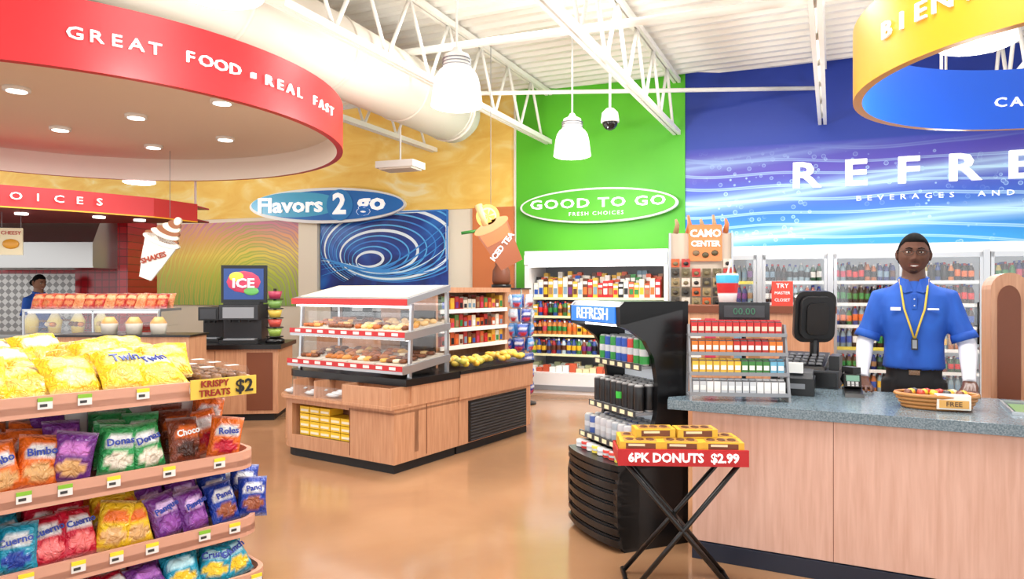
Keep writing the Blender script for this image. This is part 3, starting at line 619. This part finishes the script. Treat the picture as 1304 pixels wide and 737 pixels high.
b=MB(); b.prof([(-.08,0),(.08,0),(.07,.05),(-.06,.02)],-.05,.05,'black'); b.box(-.045,.045,-.01,.03,.05,.13,'black',M=RX(-25)); b.box(-.035,.035,-.015,-.01,.085,.12,'v',C(110,150,130),M=RX(-25)); 
for i in range(3):
    for j in range(3): b.box(-.03+.022*i,-.015+.022*i,-.014,-.01,.055+.01*j,.062+.01*j,'v',C(200,200,200),M=RX(-25))
b.obj('card_payment_terminal',(1.99,4.12,.8805),-20)
b=MB(); b.box(-.1,.1,-.1,.12,0,.1,'black'); b.prof([(-.1,.1),(.12,.1),(.1,.14),(-.06,.13)],-.09,.09,'darkgrey'); b.box(-.05,.05,-.102,-.1,.04,.07,'grey'); b.box(-.04,.04,-.09,-.06,.13,.19,'v',WHITE); b.obj('receipt_printer',(1.70,4.22,.8805),-25,bev=.005)
b=MB(); b.lathe(0,0,0,[(.045,0),(.04,.015)],12,'black'); b.tube([(0,0,0),(-.02,.03,.06),(.0,.0,.12)],[.02,.018,.03],8,'black'); b.box(-.03,.03,-.06,.03,.1,.14,'black'); b.obj('barcode_scanner',(2.1,4.4,.8805),20)
b=MB(); 
for k in range(4): b.tube([(.19*math.cos(t/24*2*math.pi)*(.82+.06*k),.12*math.sin(t/24*2*math.pi)*(.82+.06*k),.012+.02*k) for t in range(25)],.011,6,'v',C(190,130,70),cap=False)
b.prism(circ(0,0,.15,.095,24),0,.012,'v',C(170,110,60))
b.box(-.02,.13,-.125,-.06,.012,.085,'v',C(240,235,225)); b.box(-.01,.12,-.128,-.125,.02,.06,'v',C(225,170,90)); b.text('FREE',.035,T(.055,-.13,.04),'v',C(80,50,30),ext=.001)
for i in range(14): b.ell((-.13+.02*i,.0+.03*(i%3),.075),(.022,.045,.02),8,'v',random.choice([C(190,60,40),C(230,210,170),C(120,70,50),C(240,190,60),C(60,60,60)]),h=4)
b.obj('snack_basket',(2.22,3.70,.8805),-20)
b=MB(); b.box(-.25,.25,-.2,.2,0,.012,'glass'); b.box(-.26,.26,-.21,-.2,0,.016,'alu'); b.box(-.26,.26,.2,.21,0,.016,'alu'); b.box(-.26,-.25,-.2,.2,0,.016,'alu'); b.box(.25,.26,-.2,.2,0,.016,'alu')
for i in range(5): b.box(-.23+.095*i,-.15+.095*i,-.17,.17,.001,.004,'v',random.choice([C(120,160,100),C(160,180,190),C(210,200,120)]))
b.obj('lottery_ticket_case',(2.80,3.56,.8805),-27.7)
# ================================================================ merchandise behind
b=MB(); b.box(-.3,.3,-.15,.15,0,1.3,'v',C(90,80,70)); b.box(-.3,.3,.02,.06,1.3,2.06,'v',C(214,200,180)); b.box(-.31,-.29,-.02,.06,1.3,2.06,'alu'); b.box(.29,.31,-.02,.06,1.3,2.06,'alu')
b.slab(rr(-.12,.2,1.78,2.14,.02),-.03,-.01,'v',C(232,140,80)); b.text('CAMO',.10,T(.04,-.036,2.05),ext=.003,off=.004); b.text('CENTER',.075,T(.04,-.036,1.95),ext=.003,off=.003)
for i,(x,z) in enumerate([(-.05,1.86),(.04,1.84),(.13,1.86)]): b.ell((x,-.035,z),(.035,.012,.03),8,'v',random.choice([C(90,80,50),C(130,110,80)]),h=4)
for r_ in range(5):
    for i in range(6):
        x=-.25+.1*i; z=1.38+.095*r_
        if z>1.74 and -.12<x<.2: continue
        c=random.choice([C(110,100,70),C(70,65,55),C(205,100,50),C(225,215,200),C(160,140,100),C(190,60,50)])
        b.box(x-.04,x+.04,-.05,-.035,z-.04,z+.042,'v',c); b.ell((x,-.06,z-.005),(.026,.015,.02),8,'v',random.choice([C(60,55,45),C(120,110,80),C(30,30,30)]),h=4); b.tube([(x,.02,z+.035),(x,-.07,z+.035)],.003,4,'chrome')
for i in range(5): 
    x=-.24+.12*i; b.tube([(x,.04,2.06),(x+.015,.03,2.15),(x+.0,.02,2.2+.04*(i%2))],[.03,.022,.012],7,'v',random.choice([C(170,140,100),C(200,120,70)]))
b.obj('accessory_display_rack',(1.87,7.0,0),-8)
b=MB(); c=C(240,240,240); b.lathe(0,0,0,[(.07,0,c),(.085,.10,c),(.086,.11,C(200,40,40)),(.095,.19,C(200,40,40)),(.096,.2,C(70,180,220)),(.1,.26,C(70,180,220)),(.09,.28,c)],16,'v'); b.tube([(0,0,.27),(.03,0,.4)],.008,6,'v',WHITE); b.obj('large_drink_cup',(1.92,6.30,1.362)) 
b=MB(); b.box(-.6,.6,-.25,.25,0,1.3,'wood'); b.box(-.62,.62,-.27,.27,1.3,1.36,'brown'); b.box(.12,.29,-.2,-.19,1.36,1.57,'v',C(215,70,50)); b.text('TRY',.055,T(.205,-.2,1.53),ext=.002); b.text('MASTER',.035,T(.205,-.2,1.47),ext=.002); b.text('CLOSET',.035,T(.205,-.2,1.41),ext=.002)
for i in range(5): b.box(-.55+.12*i,-.46+.12*i,-.256,-.25,.9,1.25,'v',random.choice(PAL))
b.obj('merchandise_cabinet',(2.15,6.25,0),-15)
b=MB(); pr=[(-.09,0),(.12,0),(.12,1.5)]+[(.12-.105+.105*math.cos(rad(q)),1.5+.11*math.sin(rad(q))) for q in range(15,181,15)]
b.slab(pr,-.25,.25,'wood'); b.slab([(x*.6,z*.93+.03) for x,z in pr],-.262,-.25,'brown')
b.box(.16,1.2,-.1,.25,0,1.62,'v',C(90,70,60))
for k in range(9):
    b.box(.16,1.2,-.2,-.1,.26+.14*k,.27+.14*k,'grey')
    for i in range(17): b.box(.17+.06*i,.225+.06*i,-.19,-.12,.27+.14*k,.375+.14*k,'v',random.choice([WHITE,C(190,40,40),C(200,170,90),C(40,80,60),C(220,220,225),C(50,60,110)])); b.box(.175+.06*i,.22+.06*i,-.192,-.19,.29+.14*k,.32+.14*k,'v',random.choice(PAL))
b.obj('cigarette_shelf_cabinet',(3.36,4.85,0),-27.7)
# ================================================================ food-service counter back left
b=MB(); b.box(-4.6,0,0,.8,.08,.82,'wood'); b.box(-4.65,.04,-.04,.84,.82,.87,'black'); b.box(-4.5,-.05,.03,.8,0,.08,'blackmatte')
for x in (-.7,-1.4,-2.1,-2.8): b.box(x,x+.006,-.004,0,.1,.8,'brown')
b.box(-.35,-.06,-.006,0,.12,.78,'brown')
b.obj('food_service_counter',(-2.68,8.1,0),6)
b=MB(); b.box(-.75,.75,-.3,.3,0,.05,'alu'); b.box(-.75,.75,-.3,.3,.38,.41,'alu'); b.box(-.75,.75,-.3,-.295,.05,.38,'glass')
for x in (-.75,0,.73): b.box(x,x+.02,-.3,-.28,0,.4,'alu')
b.box(-.73,.73,-.2,.3,.2,.21,'glass'); b.box(-.7,.7,-.28,-.26,.365,.378,'led')
for i in range(26): b.ell((-.66+.052*i,-.15+.1*(i%3),.08+.15*(i%2)),(.035,.05,.03),8,'v',random.choice(PST),h=4)
for r_ in range(2):
    for i in range(13): b.bag(T(-.7+.115*i,-.12+.18*r_,.41)@RX(-30)@RZ(random.uniform(-15,15)),.14,.2,.08,random.choice([C(205,80,50),C(180,40,30),C(220,140,90)]),C(230,180,130),C(200,120,70),8)
b.obj('heated_food_display_case',(-4.75,8.25,.87),4)
def machine(name,loc,w,d,h,c,top=None,screen=None,rz=0,txt=None):
    b=MB(); b.box(-w,w,-d,d,0,.04,'blackmatte'); b.box(-w,w,-d*.3,d,.04,h,'v',c); b.box(-w,w,-d,d,h*.62,h,'v',c); b.box(-w*.8,w*.8,-d-.006,-d,h*.66,h*.94,screen or 'grey')
    for q in (-.5,0,.5): b.tube([(w*q,-d*.75,h*.62),(w*q,-d*.75,h*.55)],.015,8,'black')
    b.box(-w*.8,w*.8,-d*.95,-d*.35,.04,.055,'grey')
    if top: b.box(-w*.95,w*.95,-d*.5,d*.2,h,h+.03,'black'); top(b,w,d,h)
    b.obj(name,loc,rz,bev=.004)
def poster(b,w,d,h):
    b.box(-w*1.2,w*1.2,-.02,.02,h+.02,h+.47,'black'); b.box(-w*1.05,w*1.05,-.03,-.02,h+.06,h+.43,'vlit',C(40,70,130)); b.ell((0,-.03,h+.27),(w*.9,.008,.13),14,'vlit',C(190,60,90)); b.ell((-.08,-.034,h+.33),(w*.4,.008,.06),14,'vlit',C(225,200,70)); b.ell((.09,-.034,h+.16),(w*.4,.008,.05),14,'vlit',C(100,170,90)); b.text('ICE',.15,T(0,-.05,h+.25),ext=.004,off=.004,sx=1.2)
machine('frozen_drink_machine',(-3.2,8.45,.87),.22,.24,.45,C(40,40,44),poster,None,5)
machine('drink_dispenser',(-3.62,8.62,.87),.12,.2,.42,C(30,30,32),None,'darkgrey',0)
b=MB()
for i in range(5):
    c=[C(150,180,80),C(200,80,70),C(220,190,80),C(120,160,80),C(180,60,90)][i]
    b.tube([(0,0,.08+.11*i),(0,0,.17+.11*i)],[.06,.085],12,'v',c); 
    b.lathe(0,0,.07+.11*i,[(.1,0),(.1,.01)],12,'black')
b.lathe(0,0,0,[(.11,0),(.11,.04),(.05,.07)],16,'black'); b.tube([(0,0,.05),(0,0,.64)],.02,8,'black'); b.obj('cup_dispenser_tower',(-2.80,8.35,.87))
b=MB(); b.box(-2.4,0,0,.6,0,.85,'wood'); b.box(-2.43,.03,-.03,.62,.85,.9,'black')
for i in range(6):
    x=-2.2+.38*i; b.box(x,x+.26,.1,.5,.9,1.42,'black'); b.box(x+.03,x+.23,.09,.1,1.15,1.38,'steel'); b.lathe(x+.13,.02,.9,[(.06,0),(.075,.06),(.05,.14),(.05,.16)],12,'black')
b.obj('coffee_bar',(-.95,10.8,0),ANG)
b=MB(); b.lathe(0,0,0,[(.14,0),(.14,.05)],16,'black'); b.lathe(0,0,.05,[(.11,0),(.13,.05),(.12,.2),(.08,.27),(.09,.3),(.03,.33)],16,'brown');  b.obj('coffee_urn',(-.15,9.95,1.521))
b=MB(); b.box(-.35,.35,-.2,.2,0,1.5,'wood'); b.box(-.37,.37,-.22,.22,1.5,1.52,'black')
b.obj('storage_cabinet',(-.15,10.0,0),ANG)
# ---------------------------------------------------------------- kitchen
b=MB(); b.box(-10.5,-6.35,11.3,11.45,0,2.5,'quilt'); b.obj('wall_kitchen_steel')
b=MB(); b.box(-6.8,-5.62,11.0,11.15,0,2.75,'redtile'); b.box(-5.75,-5.6,10.3,11.15,0,2.75,'redtile'); b.box(-10.5,-6.8,11.28,11.3,1.75,2.75,'redtile'); b.obj('wall_kitchen_tile')
b=MB(); b.prof([(-.0,.0),(1.2,0),(1.2,.78),(.25,.78),(0,.35)],0,2.6,'steel'); b.box(0,2.6,-.01,0,.02,.33,'steel'); b.box(1.7,2.5,.3,.9,.78,1.0,'steel'); b.obj('kitchen_range_hood',(-8.35,9.7,1.8),0)
b=MB(); path=[(-7.6,6.2),(-6.6,6.85),(-5.7,7.5),(-5.0,8.1),(-4.45,8.75),(-4.2,9.4)]
poly=path+[(-4.2,9.8),(-7.6,9.8)]
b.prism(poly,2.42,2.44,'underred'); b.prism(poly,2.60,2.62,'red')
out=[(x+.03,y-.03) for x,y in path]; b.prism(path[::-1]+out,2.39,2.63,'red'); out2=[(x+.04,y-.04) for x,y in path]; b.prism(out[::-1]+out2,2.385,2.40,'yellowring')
for i,ch in enumerate('CHOICES'):
    k=i*.2; P0=Vector((-5.72,7.44,2.51)); d=Vector((.74,.67,0)); q=P0+d*k; b.text(ch,.115,T(q.x+.05,q.y-.05,q.z)@RZ(42),ext=.006,off=.001,sx=1.3)
b.text('FRESH',.115,T(-6.35,6.97,2.51)@RZ(34),ext=.006,space=1.5,sx=1.3)
for x,y in ((-5.2,8.9),(-4.9,9.3),(-5.9,8.5)): b.lathe(x,y,2.40,[(.07,0),(.07,.03)],14,'lamp')
for x,y in ((-7.4,6.6),(-4.3,9.6),(-7.4,9.6)): b.tube([(x,y,2.6),(x,y,4.7)],.015,6,'white')
b.obj('kitchen_soffit_sign')
b=MB(); b.box(-.12,.12,-.01,.01,-.16,.16,'v',C(250,240,200)); b.ell((0,-.02,-.03),(.09,.02,.06),12,'v',C(235,170,60)); b.text('CHEESY',.06,T(0,-.015,.1),'v',C(200,50,30),ext=.003); b.tube([(-.1,0,.16),(-.1,0,.35)],.004,4,'grey'); b.tube([(.1,0,.16),(.1,0,.35)],.004,4,'grey'); b.obj('menu_sign',(-5.95,8.4,2.07),15)
b=MB(); b.box(-3,0,0,.7,0,.88,'steel'); b.box(-3.02,.02,-.03,.72,.88,.92,'steel'); b.box(-2.7,-2.2,.1,.6,.92,1.25,'steel')
for x in (-1.2,-.9,-.6,-.3): b.lathe(x,.3,.92,[(.07,0,C(240,200,60)),(.09,.16,C(240,220,120)),(.02,.3,WHITE)],12,'v')
b.obj('kitchen_prep_counter',(-5.2,9.2,0),3)
b=MB()
for i in range(3): b.lathe(.25*i,0,0,[(.07,0,C(235,225,205)),(.08,.10,C(245,240,230)),(.08,.11,C(200,150,90)),(.04,.17,C(220,180,110))],14,'v')
b.obj('condiment_jars',(-4.1,7.2,1.05)); b=MB(); b.box(-.4,.9,-.2,.2,0,1.03,'wood'); b.box(-.42,.92,-.22,.22,1.03,1.05,'black'); b.obj('condiment_stand',(-4.1,7.2,0))
# ================================================================ people
def realize(b,vox,it=4):
    ob=b.obj('tmp'); m_=ob.modifiers.new('r','REMESH'); m_.mode='VOXEL'; m_.voxel_size=vox
    s_=ob.modifiers.new('s','SMOOTH'); s_.iterations=it; s_.factor=.5
    bpy.context.view_layer.update(); dg=bpy.context.evaluated_depsgraph_get()
    me=bpy.data.meshes.new_from_object(ob.evaluated_get(dg)); bpy.data.objects.remove(ob); return me
def loft(b,rings,n=32,e=2.4):
    vs=[];fs=[]
    for (x,y,z,rx,ry) in rings:
        for k in range(n):
            t=2*math.pi*k/n; c,s_=math.cos(t),math.sin(t)
            vs.append((x+rx*math.copysign(abs(c)**(2/e),c),y+ry*math.copysign(abs(s_)**(2/e),s_),z))
    for i in range(len(rings)-1):
        for k in range(n):
            k2=(k+1)%n; fs.append((i*n+k,i*n+k2,(i+1)*n+k2,(i+1)*n+k))
    fs.append(tuple(range(n))[::-1]); fs.append(tuple((len(rings)-1)*n+k for k in range(n))); b.add(vs,fs,'v')
def link(me,name,par,mats):
    me.materials.clear()
    for k in mats: me.materials.append(MATS[k])
    for p_ in me.polygons: p_.use_smooth=True
    ob=bpy.data.objects.new(name,me); sc.collection.objects.link(ob); ob.parent=par
    return ob
mat('skin',C(96,60,44),.42)
noisemat('shirt',[(.35,C(24,74,166)),(.65,C(34,92,190))],(1,1,.45),6,2,1.2,.75,.9)
mat('sleeve',C(225,225,232),.8); mat('trousers',C(22,22,26),.8); mat('hair',C(14,11,10),.9,spec=.2); mat('shoe',C(15,15,15),.4); mat('lanyard',C(225,190,70),.6); mat('skinlight',C(150,105,80),.5)
def person(name,loc,rz,scale,skin,arms,hands=True,face=True,headrot=(0,0,0)):
    par=bpy.data.objects.new(name,None); sc.collection.objects.link(par); par.location=loc; par.rotation_euler=(0,0,rad(rz)); par.scale=(scale,)*3
    b=MB()
    loft(b,[(0,0,.84,.13,.10),(0,0,.90,.158,.118),(0,0,.99,.155,.115),(0,0,1.005,.155,.115),(0,0,1.012,.176,.135),(0,-.005,1.08,.168,.130),(0,-.005,1.18,.166,.126),(0,-.005,1.30,.184,.132),(0,0,1.40,.20,.126),(0,0,1.46,.19,.11),(0,.005,1.505,.15,.092),(0,.008,1.54,.10,.078),(0,.005,1.57,.068,.068),(0,-.005,1.68,.060,.064)])
    for sg,(el,wr) in zip((-1,1),arms):
        sh=Vector((sg*.185,0,1.445)); el=Vector(el); wr=Vector(wr); se=sh.lerp(el,.86)
        b.tube([sh+Vector((-sg*.06,0,.02)),sh+Vector((0,0,.004)),sh.lerp(el,.3),sh.lerp(el,.6),se],[.055,.066,.063,.062,.070],16,'v')
        b.tube([sh.lerp(el,.5),sh.lerp(el,.85),el,el.lerp(wr,.35),el.lerp(wr,.8),wr],[.045,.05,.051,.049,.037,.035],16,'v')
        b.tube([(sg*.085,0,.93),(sg*.095,-.005,.75),(sg*.1,-.01,.5),(sg*.1,.005,.35),(sg*.1,.02,.08)],[.10,.09,.064,.062,.055],16,'v')
    me=realize(b,.011,3); ob=link(me,'body',par,[skin,'shirt','sleeve','trousers'])
    zs=1.445+(arms[0][0][2]-1.445)*.86
    for p_ in me.polygons:
        c=p_.center
        if c.z>1.55: k=0
        elif abs(c.x)>.20 and c.z<zs+.002: k=2
        elif c.z<1.006 and abs(c.x)<.24: k=3
        else: k=1
        p_.material_index=k
    b=MB()
    for sg,(el,wr) in zip((-1,1),arms):
        sh=Vector((sg*.185,0,1.445)); el=Vector(el)
        b.tube([sh.lerp(el,.74),sh.lerp(el,.82),sh.lerp(el,.90)],[.069,.074,.076],24,'shirt')
    b.tube([(.074*math.cos(rad(q)),.0+.072*math.sin(rad(q)),1.562+.014*math.sin(rad(q))) for q in range(-62,243,16)],[.012]+[.017]*18+[.012],10,'shirt')
    for sg in (-1,1):
        b.add([(sg*.008,-.104,1.49),(sg*.030,-.072,1.562),(sg*.080,-.045,1.575),(sg*.078,-.092,1.495),(sg*.05,-.112,1.478)],[(0,1,2,3,4)],'shirt'); b.ell((sg*.1,-.04,.045),(.05,.13,.045),12,'shoe',h=6)
    b.box(-.014,.014,-.134,-.125,1.38,1.47,'shirt')
    for z in (1.40,1.44): b.ell((0,-.136,z),(.005,.003,.005),8,'v',C(200,210,230),h=4)
    b.prof([(-.118,.972),(-.121,.972),(-.121,1.0),(-.118,1.0)],-.03,.03,'chrome'); b.obj('collar_and_shoes',parent=par)
    def hp(d,off=0):
        x,y,z=d; a_,b_,c_=.080,.100,.119
        zz=z*c_
        wx=a_*(1-.20*max(0,-z)**1.9-.03*max(0,z)); X=x*wx; Yv=y*b_*(.95 if y<0 else 1)
        if z<0 and y>0: Yv*=1-.35*(-z)
        if z<-.3 and y<0: Yv*=1+.08*(-z)
        if y<0:
            g=lambda cx,cz,sx_,sz_: math.exp(-((X-cx)/sx_)**2-((zz-cz)/sz_)**2)
            dn=.020*g(0,-.024,.013,.015)+.010*g(0,.0,.009,.022)+.010*(g(.016,-.029,.009,.008)+g(-.016,-.029,.009,.008))
            dn+=.005*g(0,.034,.045,.010)-.008*(g(.031,.014,.016,.011)+g(-.031,.014,.016,.011))
            dn+=.006*g(0,-.054,.026,.006)+.008*g(0,-.070,.022,.006)-.004*g(0,-.082,.02,.005)+.009*g(0,-.1,.026,.016)+.007*(g(.046,-.02,.018,.018)+g(-.046,-.02,.018,.018))
            Yv-=dn
        l=1+off/.1
        return (X*l,Yv*l,zz*l)
    nu,nv=96,80; vs=[];cs=[]
    sk=MATS[skin].node_tree.nodes['Principled BSDF'].inputs['Base Color'].default_value[:3]
    dirs=[]
    for j in range(nv+1):
        ph=math.pi*j/nv
        for i in range(nu):
            t=2*math.pi*i/nu; d=(math.sin(ph)*math.cos(t),math.sin(ph)*math.sin(t),-math.cos(ph)); dirs.append(d)
            v_=hp(d); vs.append(v_); c=sk
            if v_[1]<-.05:
                X,Z=v_[0],v_[2]; zc=-.064+7*X*X
                if abs(X)<.020 and abs(Z-zc)<.0028: c=C(205,196,190)
                elif (X/.032)**2+((Z-zc)/.0115)**2<1: c=(sk[0]*1.25+.01,sk[1]*.95,sk[2]*1.0)
                elif face and ((X/.034)**2+((Z+.062)/.021)**2<1 and Z>-.054 or (X/.02)**2+((Z+.094)/.013)**2<1): c=tuple(q*.5 for q in sk)
            cs.append(c)
    fs=[(j*nu+i,j*nu+(i+1)%nu,(j+1)*nu+(i+1)%nu,(j+1)*nu+i) for j in range(nv) for i in range(nu)]
    HM=T(0,-.012,1.717)@Matrix.Rotation(rad(headrot[2]),4,'Z')@Matrix.Rotation(rad(headrot[1]),4,'Y')@Matrix.Rotation(rad(headrot[0]),4,'X')@Matrix.Scale(1.10,4)
    b=MB(); b.add(vs,fs,'vmatte',cs,HM,True)
    for sg in (-1,1):
        b.ell((sg*.082,.008,.0),(.011,.020,.032),12,'vmatte',tuple(q*.9 for q in sk),HM,8); b.ell((sg*.088,.004,.002),(.006,.010,.018),10,'vmatte',tuple(q*.6 for q in sk),HM,6)
        b.ell((sg*.031,-.079,.013),(.013,.010,.0060),12,'v',C(215,208,200),HM,8); b.ell((sg*.031,-.0865,.013),(.0055,.0035,.0052),10,'v',C(20,12,10),HM,6)
        b.tube([(sg*.044,-.080,.0175),(sg*.031,-.0905,.0205),(sg*.018,-.085,.0175)],.0024,6,'vmatte',tuple(q*.7 for q in sk),HM)
        b.tube([(sg*.014,-.099,.032),(sg*.03,-.097,.037),(sg*.048,-.084,.032)],[.003,.0038,.002],6,'hair',M=HM)
    b.obj('head',parent=par)
    def lim(c): 
        if c[1]<-.035: return .072-.9*max(0,abs(c[0])-.045)
        if c[1]<.02: return max(.0,.062-(c[1]+.035)*2.2)
        return -.05
    b=MB(); hv=[]
    for d in dirs:
        p0=hp(d); q=max(0,min(1,(p0[2]-lim(p0)+.004)/.012)); hv.append(hp(d,.0005+.0075*q))
    hf=[]
    for f in fs:
        c=[sum(hv[k][q] for k in f)/4 for q in range(3)]
        if c[2]>lim(c): hf.append(f)
    b.add(hv,hf,'hair',(0,0,0),HM,True)
    if not face: b.ell((0,.12,-.02),(.05,.045,.05),12,'hair',M=HM)
    b.obj('hair',parent=par)
    if face:
        b=MB()
        for sg in (-1,1):
            ring_=[(sg*.032+.025*math.cos(rad(q)),-.106+.008*abs(math.cos(rad(q))),.011+.016*math.sin(rad(q))) for q in range(0,361,20)]
            b.tube(ring_,.0015,5,'black',M=HM,cap=False); b.tube([(sg*.057,-.098,.016),(sg*.082,-.05,.016),(sg*.087,.0,.012)],.0015,5,'black',M=HM)
        b.tube([(-.008,-.106,.014),(0,-.11,.017),(.008,-.106,.014)],.0015,5,'black',M=HM); b.obj('eyeglasses',parent=par)
        b=MB()
        for sg in (-1,1): b.tube([(sg*.078,-.03,1.565),(sg*.070,-.10,1.495),(sg*.055,-.142,1.38),(sg*.025,-.148,1.28),(sg*.003,-.150,1.20)],.006,6,'lanyard')
        b.box(-.018,.018,-.162,-.148,1.13,1.2,'black'); b.box(-.012,.012,-.165,-.162,1.14,1.19,'grey'); b.box(.07,.13,-.140,-.13,1.375,1.385,'textwhite'); b.box(-.13,-.075,-.140,-.13,1.37,1.39,'textwhite'); b.obj('lanyard_and_badges',parent=par)
    if hands:
        for sg,(el,wr) in zip((-1,1),arms):
            wr=Vector(wr); b=MB(); zb=(.8815/scale if face else wr.z-.02)+.014
            for i in range(4):
                ox=(-.03+.02*i); ln=[.068,.082,.078,.062][i] if sg>0 else [.062,.078,.082,.068][i]
                kx=wr.x+ox-sg*.01; ky=wr.y-.095; fx=kx+ox*.35
                b.tube([wr+Vector((ox*.5,.01,.0)),(wr.x+ox*.8,wr.y-.04,(wr.z+zb)/2+.006),(kx,ky,zb+.012),(fx,ky-ln*.45,zb+.014),(fx+ox*.1,ky-ln*.78,zb+.004),(fx+ox*.1,ky-ln,zb-.006)],[.021,.019,.0135,.0098,.0088,.007],10,'v')
            tx=-sg
            b.tube([wr+Vector((tx*.01,-.01,-.005)),(wr.x+tx*.04,wr.y-.045,zb+.018),(wr.x+tx*.058,wr.y-.08,zb+.004),(wr.x+tx*.06,wr.y-.11,zb-.004)],[.02,.016,.0115,.008],10,'v')
            me=realize(b,.0035,2); link(me,'hand',par,[skin])
    return par
person('store_clerk',(2.54,4.47,0),-27.7,1,'skin',[((-.275,-.03,1.16),(-.285,-.255,.955)),((.285,-.03,1.16),(.275,-.255,.955))],headrot=(0,2,2))
person('kitchen_worker',(-7.0,10.45,0),70,.93,'skinlight',[((-.25,-.05,1.18),(-.2,-.27,1.12)),((.25,-.05,1.18),(.2,-.27,1.12))],face=False,headrot=(12,0,0))
# ================================================================ lights & camera
w=bpy.data.worlds.new('w'); sc.world=w; w.use_nodes=True
w.node_tree.nodes['Background'].inputs[0].default_value=(.97,.985,1,1); w.node_tree.nodes['Background'].inputs[1].default_value=2.05
def area(x,y,z,sx_,sy_,e):  # added soft fill from above, with no modelled fixture
    l=bpy.data.lights.new('fill_light','AREA'); l.shape='RECTANGLE'; l.size=sx_; l.size_y=sy_; l.energy=e; l.color=(1,.99,.97)
    o=bpy.data.objects.new('fill_light',l); sc.collection.objects.link(o); o.location=(x,y,z); 
area(.5,3.0,4.5,3,1.5,180); area(1.5,7.5,4.55,4,.3,160); area(-4.2,6.6,3.1,2.5,2.5,90)  # two added fills under the deck; the last boosts the canopy downlights
cam=bpy.data.cameras.new('cam'); co=bpy.data.objects.new('camera',cam); sc.collection.objects.link(co)
co.location=(0,0,1.5); co.rotation_euler=(rad(90),0,0); cam.sensor_width=36; cam.lens=900/1304*36; cam.clip_start=.05
sc.camera=co
sc.view_settings.view_transform='Standard'; sc.view_settings.look='None'; sc.view_settings.exposure=.06
